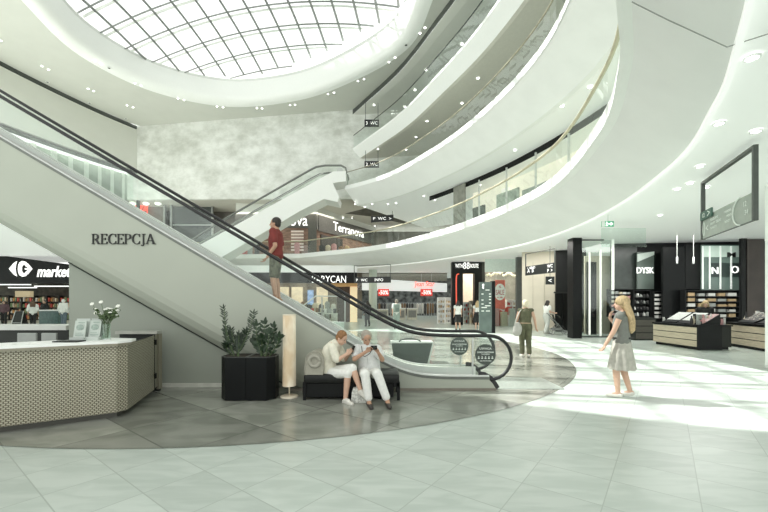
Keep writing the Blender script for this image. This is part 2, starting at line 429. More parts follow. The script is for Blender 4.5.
# skylight: shallow dome of panes on a steel grid
sky = struct('window_skylight', MB().grid([skrow(.97, 18.5), skrow(.965, 18.65)], closed=True), mat('skylight_frame', (.75, .77, .74), .5, noise=.02), label='oval glazed skylight')
ca, sa = math.cos(-.155), math.sin(-.155)
def loc2(u, v): return Vector((c0.x+u*ca-v*sa, c0.y+u*sa+v*ca, 0))
def domez(u, v): return 18.6+2.0*max(0, 1-(u/11)**2-(v/11)**2)
def inside(p):
    n = len(SKI); res = False
    for i in range(n):
        a, b = SKI[i], SKI[(i+1) % n]
        if (a.y > p.y) != (b.y > p.y) and p.x < (b.x-a.x)*(p.y-a.y)/(b.y-a.y)+a.x: res = not res
    return res
SKI = [c0+(p-c0)*.985 for p in SK]
STEP = 1.0
pan = MB(); bars = MB()
def barline(fix, along):
    pts = []; s = []
    k = -12.0
    while k <= 12:
        u, v = (fix, k) if along else (k, fix)
        p = loc2(u, v)
        if inside(p): s.append(Vector((p.x, p.y, domez(u, v))))
        elif len(s) > 1: pts.append(s); s = []
        else: s = []
        k += .25
    if len(s) > 1: pts.append(s)
    return pts
BARM = mat('skylight_bar', (.24, .255, .245), .5, noise=.05)
BARW = mat('skylight_purlin', (.80, .82, .79), .5, noise=.02)
STRUT = 1.38
k = -8
while k <= 8:
    for s in barline(k*STRUT, True):
        MB().tube(s, .075, 4, ry=.10).build('rafter', BARM, sky)
    k += 1
k = -7
while k <= 7:
    for s in barline(k*1.5, False):
        MB().tube([p+Vector((0, 0, -.02)) for p in s], .06, 4, ry=.06).build('purlin', BARM, sky)
        MB().tube([p+Vector((0, .35, -.02)) for p in s], .09, 4, ry=.05).build('beam', BARW, sky)
    k += 1
rows = [[Vector((p.x, p.y, domez(0, 0) if f == 0 else 18.6+2.0*max(0, 1-(f*.97)**2*.72)+.02)) for p in [c0+(q-c0)*.97*f for q in SK]] for f in (.02, .25, .5, .75, 1.0)]
MB().grid(rows, closed=True).build('glazing', GLASS_S, sky, True)

# ---------------------------------------------------------------- balustrades of the galleries
def balustrade(name, label, cv, nr, i0, i1, zb, zt, railm, step=4, d=.06, rail_r=.03):
    t = thing(name, label, 'railing', (cv[i0].x, cv[i0].y, zb))
    pts = [cv[i]+nr[i]*d for i in range(i0, i1)]
    MB().tube([p+Vector((0, 0, zt)) for p in pts], rail_r, 8).build('handrail', railm, t, True)
    i = 0
    while i < len(pts)-1:
        j = min(i+step, len(pts)-1)
        seg = pts[i:j+1]
        if len(seg) > 1:
            a = seg[-2].lerp(seg[-1], .97)
            seg = seg[:-1]+[a]
            MB().grid([[p+Vector((0, 0, zb)), p+Vector((0, 0, zt-.02))] for p in seg]).build('glass_panel', GLASS_B, t)
        i = j
    return t
n1 = len(C1L)
balustrade('glass_balustrade', 'glass balustrade with brass rail along the first gallery', C1L, N1L, 0, n1, LIPH, 6.42, BRASS, rail_r=.045)
balustrade('glass_balustrade', 'glass balustrade with bronze rail along the second gallery', CURVE, NRM, I_L2, len(CURVE), 10.0, 11.0, mat('bronze_rail', (.36, .33, .24), .4, .4, noise=.05))
balustrade('glass_balustrade', 'glass balustrade with dark rail along the top gallery', CURVE2, NRM2, 0, len(CURVE2), 13.9, 14.95, DLINE)

# gallery back walls
SHOPBEIGE = mat('cream_shop_wall', (.70, .66, .56), .6, noise=.08, nscale=.8)
ring('wall_gallery_second', [(7, 9.9), (7, 13.1)], SHOPBEIGE, I_L2)
ring('wall_gallery_third', [(6, 13.8), (6, 16.6)], WHITE, cv=CURVE2, nr=NRM2)

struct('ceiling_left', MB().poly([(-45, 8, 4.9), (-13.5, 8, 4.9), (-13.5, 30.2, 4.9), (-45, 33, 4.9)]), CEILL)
# panel joints of the curved underside
for d0, px in ((0, 18),):
    b = MB()
    b.tube([PZ(632, 2, 4.98), PZ(668, 20, 4.62), PZ(727, 47, 4.26), PZ(768, 34, 4.40)], .006, 4)
    struct('trim_joint', b, mat('grey_joint', (.30, .31, .29), .6, noise=.05))
# ---------------------------------------------------------------- the large escalator
def sp(a, w=.22):
    x = a/w
    return w*x if x > 30 else w*math.log1p(math.exp(x))
def zdeck(X): return .25+.588*sp(.433-X)
def zhand(X, k=.431): return .985+.588*sp(k-X)
def zbot(X): return max(0.0, .611-.564*(X+2.862))
YN, YF = 6.75, 7.98
XL, XR = -9.0, 1.90
esc = thing('escalator', 'long grey-clad escalator with black handrails and a RECEPCJA sign on its side', 'escalator', (1.9, 7.5, 0))
xs = [XL+(XR-XL)*i/90 for i in range(91)]
rows_in, rows_out = [], []
for X in xs:
    zd, zb = zdeck(X), zbot(X)
    k = min(1, max(0, (zb+.28)/.28)) if zb > 0 else max(0, min(1, 1-(X+1.78)/.6))
    h = lambda d: max(0.0, (.611-.564*(X+2.862))+d)
    rows_in.append([Vector((X, YN+.16, zd)), Vector((X, YN, zd)), Vector((X, YN, h(.46))), Vector((X, YN+.02, h(.33))), Vector((X, YN+.09, h(.18))), Vector((X, YN+.20, h(.06))), Vector((X, YN+.34, h(0))), Vector((X, YF, h(0))), Vector((X, YF, zd)), Vector((X, YF-.16, zd))])
tb = MB().grid(rows_in)
tb.build('truss', TRUSS, esc)
# rounded nose at the foot of the side
for y0 in (YN, YF-.16):
    nose = [(1.88, 0), (2.03, 0), (2.0, .06), (1.95, .14), (1.88, .215), (1.80, .25)]
    MB().prism([(1.60, 0)]+nose[1:]+[(1.60, .25)], y0-.003, y0+.163, lambda u, v, d: Vector((u, d, v))).build('newel_base', TRUSS, esc)
    MB().tube([Vector((1.72, y0+.08, .265)), Vector((1.82, y0+.08, .255)), Vector((1.92, y0+.08, .19)), Vector((2.0, y0+.08, .08)), Vector((2.04, y0+.08, .015))], .022, 6, ry=.085).build('newel_cap', RUBBER, esc)
# edge lines along the deck
ex = [X for X in xs]
MB().grid([[Vector((X, YN-.006, zdeck(X)-.045)), Vector((X, YN-.006, zdeck(X)+.004))] for X in ex]).build('edge_trim', mat('grey_edge', (.16, .175, .155), .4, .3, noise=.1), esc)
for y0, y1 in ((YN+.02, YN+.06), (YF-.06, YF-.02)):
    MB().grid([[Vector((X, y0, zdeck(X))), Vector((X, y0, zdeck(X)+.025)), Vector((X, y1, zdeck(X)+.025)), Vector((X, y1, zdeck(X)))] for X in ex]).build('deck_profile', ALU, esc)
MB().grid([[Vector((X, YN-.004, 0)), Vector((X, YN-.004, .05))] for X in (-1.7, 2.02)]).build('plinth', mat('brown_grey_plinth', (.22, .20, .165), .5, noise=.1), esc)
# inner skirts and steps
for y in (YN+.20, YF-.20):
    MB().grid([[Vector((X, y, max(-.0, zdeck(X)-.30))), Vector((X, y, zdeck(X))), Vector((X, y+(-.05 if y < 7.5 else .05), zdeck(X)))] for X in ex]).build('skirt', mat('pale_skirt', (.74, .76, .72), .4, .1, noise=.03), esc)
STEPM = mat('step_metal', (.12, .135, .13), .4, .5, noise=.1)
X = .75
while X > -8.8:
    z = max(.03, zdeck(X-.2)-.24)
    MB().box(X-.40, X, YN+.21, YF-.21, max(.01, z-.2), z).build('step', STEPM, esc); X -= .40
MB().box(.77, 1.25, YN+.21, YF-.21, .006, .05).build('comb_plate', mat('comb_metal', (.10, .125, .115), .45, .3, noise=.1), esc)
MB().box(1.25, 3.3, YN+.10, YF-.10, .004, .016).build('landing_plate', mat('landing_metal', (.33, .37, .335), .35, .4, noise=.15, nscale=20), esc)
# glass and handrails
for y, kk in ((YN+.08, .431), (YF-.08, .53)):
    arc = [(1.92+.40*math.sin(a), .585+.40*math.cos(a)) for a in [PI*k/14 for k in range(15)]]
    path = [(X, zhand(X, kk)) for X in xs if X < 1.7]+arc+[(1.80, .185)]
    MB().tube([Vector((u, y, v)) for u, v in path], .030, 8, ry=.032).build('handrail', RUBBER, esc, True)
    X0 = -9.0
    while X0 < 1.5:
        X1 = min(X0+1.27, 1.62)
        n = 8; ga = [X0+(X1-.014-X0)*i/n for i in range(n+1)]
        MB().grid([[Vector((a-.0, y, zdeck(a)+.05)), Vector((a, y, zhand(a, kk)-.03))] for a in ga]).build('glass_panel', GLASS_B, esc)
        X0 += 1.27
    end = [(1.63, .25), (1.63, .95)]+[(1.92+.37*math.sin(a), .585+.37*math.cos(a)) for a in [PI*k/14 for k in range(13)]]+[(1.95, .22)]
    MB().poly([Vector((u, y, v)) for u, v in end]).build('glass_end', GLASS_B, esc)
    MB().box(1.60, 1.625, y-.02, y+.02, .25, .95).build('glass_clamp', STEEL, esc)
# warning discs stuck on the glass
DISC = mat('dark_green_disc', (.055, .07, .06), .5, noise=.1)
PALEM = mat('pale_print', (.70, .76, .70), .5, emit=(.8, .86, .8), es=.08, noise=.02)
for cx, cz, r, y in ((PX(485.5, YN+.05), PYZ(354.5, YN+.05), 10.3*(YN+.05)/F, YN+.05), (PX(459.3, YF-.12), PYZ(346.2, YF-.12), 9.0*(YF-.12)/F, YF-.12)):
    d = MB().prism([(cx+r*math.cos(2*PI*k/32), cz+r*math.sin(2*PI*k/32)) for k in range(32)], y, y+.008, lambda u, v, q: Vector((u, q, v))).build('warning_disc', DISC, esc, label='round dark warning sticker with pale pictograms')
    text('UWAGA', r*.22, (cx, y-.004, cz+r*.58), m=PALEM, parent=d, ext=.002)
    text('ZASADY KORZYSTANIA', r*.15, (cx, y-.004, cz+r*.22), w=r*1.62, m=PALEM, parent=d, ext=.002, bold=.02)
    text('ZE SCHODOW', r*.12, (cx, y-.004, cz+r*.03), w=r*.8, m=PALEM, parent=d, ext=.002)
    pg = MB()
    for k in range(5):
        px = cx+(k-2)*r*.33; pz = cz-r*.30
        pg.box(px-r*.09, px+r*.09, y-.004, y-.001, pz-r*.11, pz-.02*r)
        pg.ball((px, y-.002, pz+r*.07), r*.055, .003, r*.055, 8, 6)
    pg.build('pictograms', PALEM, d)
    text('DZIECI TRZYMAC ZA REKE', r*.11, (cx, y-.004, cz-r*.62), w=r*1.1, m=PALEM, parent=d, ext=.002)

# RECEPCJA, serif capitals built from outlines
def serif_word(word, h, parent, m, origin, gap):
    """stroke built serif capitals, cap height 1"""
    T, t = .108, .05            # thick, thin stems
    def bar(a, b, c, d): return [(a, c), (b, c), (b, d), (a, d)]
    def arc(cx, cy, rx, ry, a0, a1, th0, th1, n=18):
        o = []; i = []
        for k in range(n+1):
            a = a0+(a1-a0)*k/n; w = th0+(th1-th0)*abs(math.cos(a))
            o.append((cx+rx*math.cos(a), cy+ry*math.sin(a))); i.append((cx+(rx-w)*math.cos(a), cy+(ry-min(w, t+.01+.3*abs(math.cos(a))*w))*math.sin(a)))
        return [[o[k], o[k+1], i[k+1], i[k]] for k in range(n)]
    def stem(x): return [bar(x, x+T, 0, 1), bar(x-.08, x+T+.08, 0, .05), bar(x-.08, x+T+.08, .95, 1)]
    G = {}
    G['E'] = (stem(.1)+[bar(.1, .66, 0, .06), bar(.1, .64, .94, 1), bar(.2, .5, .48, .54), bar(.60, .67, 0, .24), bar(.58, .65, .78, 1), bar(.46, .51, .40, .62)], .72)
    bowl = [bar(.2, .42, .95, 1), bar(.2, .42, .46, .52)]+arc(.40, .73, .29, .27, -PI/2, PI/2, .05, .15)
    G['P'] = (stem(.1)+bowl, .74)
    G['R'] = (stem(.1)+bowl+[[(.36, .48), (.52, .48), (.80, .0), (.62, .0)], bar(.62, .90, 0, .05)], .88)
    G['C'] = (arc(.50, .5, .46, .52, .28*PI, 1.72*PI, .05, .16, 26)+[bar(.76, .81, .68, .98), bar(.76, .81, .02, .30)], .90)
    G['J'] = ([bar(.22, .22+T, .12, 1), bar(.12, .47, .95, 1)]+arc(.17, .12, .20, .32, -PI*.75, 0, .05, .15, 10), .50)
    G['A'] = ([[(.08, 0), (.15, 0), (.47, 1), (.40, 1)], [(.40, 1), (.52, 1), (.90, 0), (.72, 0)], bar(.22, .74, .30, .36), bar(0, .26, 0, .05), bar(.62, 1.0, 0, .05)], .98)
    x = 0
    for ch in word:
        polys, w = G[ch]; b = MB()
        for pl in polys:
            b.prism([(origin.x+(x+u)*h, origin.z+v*h) for u, v in pl], origin.y-.02, origin.y+.01, lambda u, v, q: Vector((u, q, v)))
        b.build('letter', m, parent); x += w+gap
    return x*h
a, b = P(92, 244.2, YN), P(156, 234, YN)
h = b.z-a.z
wsum = (.88+.72+.90+.72+.74+.90+.50+.98)
gap = ((b.x-a.x)/h-wsum)/7
serif_word('RECEPCJA', h, esc, LETTER_K, a, gap)

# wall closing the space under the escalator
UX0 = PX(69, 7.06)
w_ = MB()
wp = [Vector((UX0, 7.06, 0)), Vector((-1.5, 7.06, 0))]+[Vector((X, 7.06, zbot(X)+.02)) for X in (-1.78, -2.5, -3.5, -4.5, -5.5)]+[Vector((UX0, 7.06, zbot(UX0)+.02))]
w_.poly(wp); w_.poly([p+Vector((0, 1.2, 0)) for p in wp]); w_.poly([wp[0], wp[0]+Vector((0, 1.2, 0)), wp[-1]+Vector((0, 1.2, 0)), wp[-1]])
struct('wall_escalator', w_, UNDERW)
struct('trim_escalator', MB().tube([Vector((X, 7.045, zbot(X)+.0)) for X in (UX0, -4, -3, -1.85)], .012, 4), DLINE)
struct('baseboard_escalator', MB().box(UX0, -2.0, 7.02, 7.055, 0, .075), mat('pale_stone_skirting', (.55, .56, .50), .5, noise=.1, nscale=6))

# ---------------------------------------------------------------- the upper escalator between first and second gallery
YB = 26.5
e2 = thing('escalator', 'white escalator climbing from the first to the second gallery', 'escalator', (-13, YB, 5.4))
def q(px, py, Y=YB): return P(px, py, Y)
A0, A1 = q(196, 247), q(333, 171.5)
B0, B1 = q(240, 263), q(324, 199)
side = [q(185, 253), q(333, 171.5), q(346, 171), q(346, 181), q(333, 183), q(339, 197), q(338, 202), q(324, 199), q(300, 211), q(222, 257), q(205, 264), q(185, 266)]
def extr(pts, y0, y1):
    b = MB(); b.prism([(p.x, p.z) for p in pts], y0, y1, lambda u, v, d: Vector((u, d, v))); return b
extr(side, YB, YB+1.7).build('truss', LIP, e2)
for y in (YB+.1, YB+1.6):
    hp = [q(160, 259), q(227, 217), q(309, 170), q(316, 166.5), q(325, 165), q(341, 165), q(345.5, 167.5), q(346.5, 171.5), q(344, 175), q(338, 175.5)]
    MB().tube([Vector((p.x, y, p.z)) for p in hp], .07, 6).build('handrail', mat('grey_rubber', (.19, .20, .185), .5, noise=.1), e2, True)
    MB().tube([Vector((p.x, y, p.z)) for p in (q(190, 248), q(311, 179), q(323, 172.5))], .05, 6).build('rail_guide', STEEL, e2)
    gp = [q(160, 259), q(227, 217), q(309, 170), q(325, 165), q(341, 165), q(345, 171), q(333, 171.5), q(190, 250)]
    MB().poly([Vector((p.x, y, p.z)) for p in gp]).build('glass_panel', GLASS_B, e2)
cpos = q(340, 170.5)
MB().tube([Vector((cpos.x, YB+.05, cpos.z)), Vector((cpos.x, YB+.15, cpos.z))], .22, 16).build('newel_wheel', STEEL, e2)
# ---------------------------------------------------------------- reception desk
def perforated(name):
    m = bpy.data.materials.new(name); m.use_nodes = True; nt = m.node_tree; b = nt.nodes['Principled BSDF']
    N = nt.nodes.new; L = nt.links.new
    uv = N('ShaderNodeUVMap')
    sep = N('ShaderNodeSeparateXYZ'); L(uv.outputs[0], sep.inputs[0])
    def mth(op, *a):
        d = N('ShaderNodeMath'); d.operation = op
        for i, x in enumerate(a):
            if isinstance(x, (int, float)): d.inputs[i].default_value = x
            else: L(x, d.inputs[i])
        return d.outputs[0]
    sx, sz = .045, .0245
    v = mth('DIVIDE', sep.outputs[1], sz); row = mth('FLOOR', v)
    u = mth('ADD', mth('DIVIDE', sep.outputs[0], sx), mth('MULTIPLY', mth('MODULO', row, 2.0), .5))
    fu = mth('ABSOLUTE', mth('SUBTRACT', mth('FRACT', u), .5)); fv = mth('ABSOLUTE', mth('SUBTRACT', mth('FRACT', v), .5))
    dd = mth('MAXIMUM', mth('MULTIPLY', fu, .93), mth('MULTIPLY', fv, .95))
    hole = mth('LESS_THAN', dd, .33)
    mx = N('ShaderNodeMix'); mx.data_type = 'RGBA'
    mx.inputs['A'].default_value = (.115, .10, .066, 1); mx.inputs['B'].default_value = (.47, .455, .355, 1)
    L(hole, mx.inputs['Factor']); L(mx.outputs['Result'], b.inputs['Base Color'])
    b.inputs['Roughness'].default_value = .45; b.inputs['Metallic'].default_value = .15
    return m
PERF = perforated('hexagon_mosaic')
desk = thing('reception_desk', 'angular reception desk faced with pale hexagon mosaic under a white worktop', 'desk', (-4.2, 5.6, 0))
q0 = P(0, 427.5, 4.60); DX0 = -6.1
c1 = Vector((-3.66, 5.13, 0)); c2 = Vector((-3.60, 5.27, 0)); c3 = Vector((-4.02, 6.66, 0))
dvec = (Vector((-4.62, 4.53, 0))-c1).normalized(); cl = c1+dvec*2.4
top = 1.055; zb0 = .09
def panel_uv(a, b, z0, z1, zt0, zt1, mt, name, parent, u0=0):
    me = bpy.data.meshes.new(name); L_ = (b-a).length
    me.from_pydata([(a.x, a.y, z0), (b.x, b.y, z0), (b.x, b.y, zt1), (a.x, a.y, zt0)], [], [(0, 1, 2, 3)])
    uvl = me.uv_layers.new(name='UVMap')
    for i, c in enumerate([(u0, z0), (u0+L_, z0), (u0+L_, zt1), (u0, zt0)]): uvl.data[i].uv = c
    me.materials.append(mt)
    return link(name, me, parent)
panel_uv(cl, c1, zb0, zb0, top-.05, top-.05, PERF, 'front_panel', desk)
panel_uv(c1, c2, zb0, zb0, top-.05, top-.05, PERF, 'corner_panel', desk, 2.4)
g0 = c2.lerp(c3, .86)
panel_uv(c2, g0, zb0, zb0, top-.05, top-.03, PERF, 'side_panel', desk, 2.56)
DESKM = mat('champagne_metal', (.27, .255, .195), .4, .3, noise=.05)
nin = Vector((-dvec.y, dvec.x, 0));  nin = nin if nin.y > 0 else -nin
def slab(pts, z0, z1):
    b = MB(); b.prism([(p.x, p.y) for p in pts], z0, z1, lambda u, v, d: Vector((u, v, d))); return b
# worktop
lip = -nin*.03
tpts = [cl+lip, c1+lip+Vector((.02, 0, 0)), c2+Vector((.03, .03, 0)), c2+Vector((-.03, .22, 0)), c1+nin*.42+Vector((-.15, .1, 0)), cl+nin*.42]
slab(tpts, top-.02, top+.012).build('worktop', LIP, desk)
slab([p*.999 for p in tpts], top-.055, top-.02).build('worktop_edge', DESKM, desk)
slab([cl+nin*.10, c1+nin*.10, c2+Vector((-.14, .05, 0)), c3+Vector((-.12, -.02, 0)), c3+Vector((-.2, 0, 0)), c2+Vector((-.3, .2, 0)), c1+nin*.3+Vector((-.1, 0, 0)), cl+nin*.3], 0, zb0+.03).build('plinth', mat('dark_plinth', (.10, .10, .085), .4, noise=.1), desk)
# inner carcass, seen over the top as a dark recess
slab([cl+nin*.36, c1+nin*.36+Vector((-.1, .1, 0)), c2+Vector((-.46, .25, 0)), c3+Vector((-.22, -.05, 0)), c3+Vector((-.12, -.0, 0)), c2+Vector((-.14, .2, 0)), c1+nin*.08, cl+nin*.08], zb0, top-.10).build('carcass', DARK, desk)
gate = panel_uv(g0+Vector((0, .02, 0)), c3, zb0+.02, zb0+.02, top-.03, top+.0, DESKM, 'gate', desk)
for z in (.28, .86): MB().box(g0.x-.01, g0.x+.025, g0.y-.01, g0.y+.03, z, z+.09).build('hinge', BLACK, gate)
MB().box(c3.x-.72, c3.x+.02, c3.y-.05, c3.y+.10, top-.02, top+.03).build('side_shelf', mat('grey_stone_top', (.40, .41, .36), .4, noise=.1), desk)
MB().box(c3.x-.02, c3.x+.02, c3.y+.0, c3.y+.10, .05, top-.02).build('end_panel', DESKM, desk)
MB().box(c3.x-.72, c3.x-.0, c3.y+.06, c3.y+.10, .0, top-.02).build('back_carcass', DARK, desk)
# dark folder lying on the worktop and papers
wp0 = cl.lerp(c1, .80)+nin*.2
MB().box(wp0.x-.20, wp0.x+.12, wp0.y-.11, wp0.y+.06, top+.0125, top+.028, bev=.004).build('folder', BLACK, None, label='flat black folder lying on the white reception worktop', cat='folder')
for k, t in enumerate((.52, .66)):
    pp = cl.lerp(c1, t)+nin*(.16+.03*k)
    MB().box(-.105, .105, -.07, .07, 0, .006, M=Matrix.Translation((pp.x, pp.y, top+.0125)) @ Matrix.Rotation(.5+.4*k, 4, 'Z')).build('paper_sheet', mat('white_paper', (.85, .86, .83), .7, noise=.02), None, label=('white paper sheets at the far left of the reception worktop', 'white paper sheet beside the black folder on the worktop')[k], cat='paper')
# low desks and screens behind the reception
back = thing('back_counter', 'low dark counter with a pale top behind the reception desk', 'counter', (-8.0, 8.2, 0))
bx0, bx1 = PX(-20, 8.0), PX(68, 8.0)
MB().box(bx0, bx1, 8.0, 8.5, 0, PYZ(330, 8.0)).build('carcass', DARK, back)
MB().box(bx0, bx1, 7.95, 8.5, PYZ(330, 8.0), PYZ(325.5, 7.95)).build('worktop', mat('pale_worktop', (.62, .64, .60), .4, noise=.04), back)
for k, (x0, x1) in enumerate(((18, 37), (42, 57))):
    sc = thing('desk_screen', ('grey screen back, left of two behind the reception desk', 'grey screen back, right of two behind the reception desk')[k], 'screen', (PX((x0+x1)/2, 7.2), 7.2, .8), group='screens behind the reception')
    MB().box(PX(x0, 7.2), PX(x1, 7.2), 7.18, 7.22, PYZ(346, 7.2)-.05, PYZ(333, 7.2), bev=.01).build('panel', mat('grey_plastic', (.33, .35, .33), .5, noise=.06), sc)
    MB().box(PX((x0+x1)/2, 7.2)-.03, PX((x0+x1)/2, 7.2)+.03, 7.22, 7.26, .72, 1.0).build('stand', DARK, sc)
MB().box(PX(-12, 7.2), PX(66, 7.2), 6.98, 7.6, .68, .72).build('staff_desk', DARK, None, label='dark staff desk top behind the reception counter', cat='desk')
sdk = bpy.data.objects['staff_desk']
for x in (PX(-10, 7.2), PX(64, 7.2)-.04): MB().box(x, x+.05, 7.0, 7.58, 0, .68).build('leg', DARK, sdk)

# brochure stands
def brochure_stand(x, y, lab):
    t = thing('brochure_stand', lab, 'brochure stand', (x, y, top+.012), .15, 'acrylic brochure stands on the reception desk')
    lpart('holder', MB().grid([[Vector((s*.085, -.06, 0)), Vector((s*.085, .07, 0)), Vector((s*.085, .07, .0)), Vector((s*.085, .09, .30))] for s in (-1, 1)]).box(-.085, .085, -.07, -.064, 0, .05).box(-.088, -.082, -.07, .07, 0, .05).box(.082, .088, -.07, .07, 0, .05), mat('acrylic', (.50, .55, .51), .15, noise=.02), t)
    T = Matrix.Translation((0, -.02, .02)) @ Matrix.Rotation(-.22, 4, 'X')
    f = lpart('leaflet', MB().box(-.072, .072, 0, .012, 0, .26, M=T), mat('leaflet_paper', (.50, .56, .51), .6, noise=.05, nscale=20), t)
    d = MB(); d.ball(Vector(T @ Vector((0, -.004, .16))), .048, .006, .048, 14, 8); 
    lpart('printed_emblem', d, mat('printed_grey', (.34, .42, .37), .6, noise=.2, nscale=30), f)
    d = MB().box(-.05, .05, -.004, 0, .05, .065, M=T).box(-.05, .03, -.004, 0, .08, .09, M=T).box(-.03, .05, -.004, 0, .225, .24, M=T)
    lpart('printed_text', d, mat('printed_grey', (.34, .42, .37)), f)
brochure_stand(PX(79.5, 5.18), 5.18, 'acrylic leaflet stand on the reception desk, left of the two')
brochure_stand(PX(94.5, 5.24), 5.24, 'acrylic leaflet stand right beside the flower vase')
# vase and bouquet
vx, vy = PX(106.5, 5.30), 5.30
vz = top+.012
vase = thing('flower_vase', 'tall clear glass vase on the end of the reception desk', 'vase', (vx, vy, vz))
lpart('glass', MB().lathe([(.05, 0), (.052, .01), (.046, .12), (.05, .22), (.047, .22), (.043, .12), (.045, .02), (0.001, .02)], 20, cap=False), GLASS, vase, True)
lpart('base', MB().lathe([(.053, 0), (.053, .014), (.001, .014)], 20), mat('vase_base', (.7, .76, .72), .1, noise=.02), vase, True)
bq = thing('flower_bouquet', 'bouquet of white flowers with green leaves in the glass vase', 'flowers', (vx, vy, vz+.03))
rr = random.Random(5)
LEAFG = mat('bouquet_leaf', (.085, .13, .055), .6, noise=.3, nscale=30)
stems = MB(); leaves = MB(); tips = []
for k in range(16):
    a = rr.random()*2*PI; r = .05+.12*rr.random(); z = .30+.13*rr.random()
    tip = Vector((r*math.cos(a), r*math.sin(a)*.8, z)); tips.append(tip)
    stems.tube([Vector((.015*math.cos(a), .015*math.sin(a), .0)), Vector((tip.x*.3, tip.y*.3, .2)), tip], .003, 5)
    for j in range(7):
        c = Vector((0, 0, .24)).lerp(tip, .3+.7*rr.random())+Vector((rr.uniform(-.03, .03), rr.uniform(-.03, .03), rr.uniform(-.02, .02)))
        leaves.ball(c, .026, .012, .014, 6, 4, M=Matrix.Rotation(rr.random()*6, 4, 'Z') @ Matrix.Rotation(rr.uniform(-.8, .8), 4, 'Y'))
lpart('stems', stems, LEAFG, bq); lpart('leaves', leaves, LEAFG, bq)
PETAL = mat('white_petal', (.88, .89, .82), .6, noise=.04)
for k in range(13):
    t = tips[k]; b = MB()
    for j in range(6):
        a = j*PI/3; b.ball(t+Vector((.014*math.cos(a), .014*math.sin(a), .006)), .013, .013, .009, 6, 4)
    b.ball(t+Vector((0, 0, .01)), .011, .011, .008, 6, 4)
    lpart('blossom', b, PETAL, bq)
for (px, py) in ((92, 304), (96, 313), (118, 306), (101, 302)):
    t = P(px, py, vy-.02)-Vector((vx, vy, vz+.03)); b = MB()
    for j in range(6):
        a = j*PI/3; b.ball(t+Vector((.016*math.cos(a), .01*math.sin(a), .012*math.sin(a))), .014, .012, .011, 6, 4)
    lpart('blossom', b, PETAL, bq)
    lpart('stem', MB().tube([Vector((0, 0, .2)), t], .003, 5), LEAFG, bq)

# ---------------------------------------------------------------- planters and plants
def planter(cx, cy, w, h, lab, sg):
    t = thing('planter', lab, 'planter', (cx, cy, 0), 0, 'black hexagonal planters beside the lamp')
    hexp = [(w*.5*x, w*.5*y) for x, y in ((-.997*sg, -1), (.5*sg, -1), (1*sg, -.45), (1*sg, .45), (.5*sg, 1), (-.997*sg, 1))]
    b = MB(); b.prism(hexp, .02, h, lambda u, v, d: Vector((u, v, d)))
    lpart('body', b, mat('gloss_black', (.006, .007, .007), .25, noise=.1, nscale=3, spec=.15), t)
    r = MB(); inn = [(u*.9, v*.9) for u, v in hexp]
    r.grid([[Vector((u, v, h+.001)) for u, v in hexp], [Vector((u, v, h+.014)) for u, v in hexp], [Vector((u, v, h+.014)) for u, v in inn], [Vector((u, v, h+.002)) for u, v in inn]], closed=True)
    lpart('rim', r, mat('rim_black', (.03, .032, .03), .3, noise=.1), t)
    s = MB(); s.prism(inn, h-.01, h+.004, lambda u, v, d: Vector((u, v, d)))
    lpart('soil', s, mat('potting_soil', (.035, .028, .02), .9, noise=.4, nscale=40), t)
PH = .70
planter(PX(237.3, 6.25), 6.25, .441, PH, 'black planter holding the tall upright plant', -1)
planter(PX(264.0, 6.25), 6.25, .441, PH, 'black planter holding the low bushy plant, beside the lamp', 1)
LEAF1 = mat('dark_glossy_leaf', (.016, .034, .015), .4, noise=.3, nscale=12)
LEAF2 = mat('deep_green_leaf', (.020, .044, .018), .4, noise=.3, nscale=12)
STEMG = mat('plant_stem', (.07, .11, .045), .6, noise=.2)
def leaf(b, base, d, up, L, w):
    d = d.normalized(); s = d.cross(up).normalized(); n = s.cross(d)
    pr = [(0, .12), (.2, .75), (.45, 1), (.7, .8), (.88, .4), (1, .02)]
    b.grid([[base+d*(L*t)-s*(w*k)+n*(.10*w+L*.10*math.sin(t*2.4)), base+d*(L*t)+n*(L*.10*math.sin(t*2.4)-.12*w), base+d*(L*t)+s*(w*k)+n*(.10*w+L*.10*math.sin(t*2.4))] for t, k in pr])
def zz_plant(cx, cy, z, stems, lab, m, lw, ll, seed):
    t = thing('zz_plant', lab, 'plant', (cx, cy, z)); rr = random.Random(seed)
    for (px, py, bend) in stems:
        tip = P(px, py, cy+rr.uniform(-.12, .08))-Vector((cx, cy, z))
        base = Vector((rr.uniform(-.06, .06)+tip.x*.12, rr.uniform(-.05, .05), 0))
        mid = base.lerp(tip, .5)+Vector((bend, 0, .05))
        pts = spline([base, mid, tip], 9)
        st = MB().tube(pts, [.011*(1-.6*i/len(pts)) for i in range(len(pts))], 6)
        sob = lpart('stem', st, STEMG, t, True)
        lb = MB(); n = len(pts)
        for i in range(3, n, 3 if lw > .02 else 1):
            dr = (pts[min(i+1, n-1)]-pts[i-1]).normalized()
            for sgn in (-1, 1):
                az = rr.uniform(-.7, .7)
                sd = Vector((math.cos(az)*sgn, math.sin(az), 0))
                leaf(lb, pts[i], sd*.95+dr*.7+Vector((0, 0, rr.uniform(-.1, .2))), Vector((0, -1, .5)), ll*rr.uniform(.75, 1.1), lw*rr.uniform(.8, 1.1))
        leaf(lb, pts[-1], (pts[-1]-pts[-3]), Vector((0, -1, .3)), ll, lw)
        lo = bpy.data.objects.new('leaves', lb.mesh(m, True)); COL.objects.link(lo); lo.parent = sob
zz_plant(PX(236, 6.25), 6.25, PH-.02, [(224.0, 309, -.05), (226, 331, -.05), (253.5, 314, .06), (231, 330, -.02), (246, 331, .03), (239, 335, 0), (227, 344, -.06)], 'tall upright plant with dark glossy leaflets in the left planter', LEAF1, .012, .095, 3)
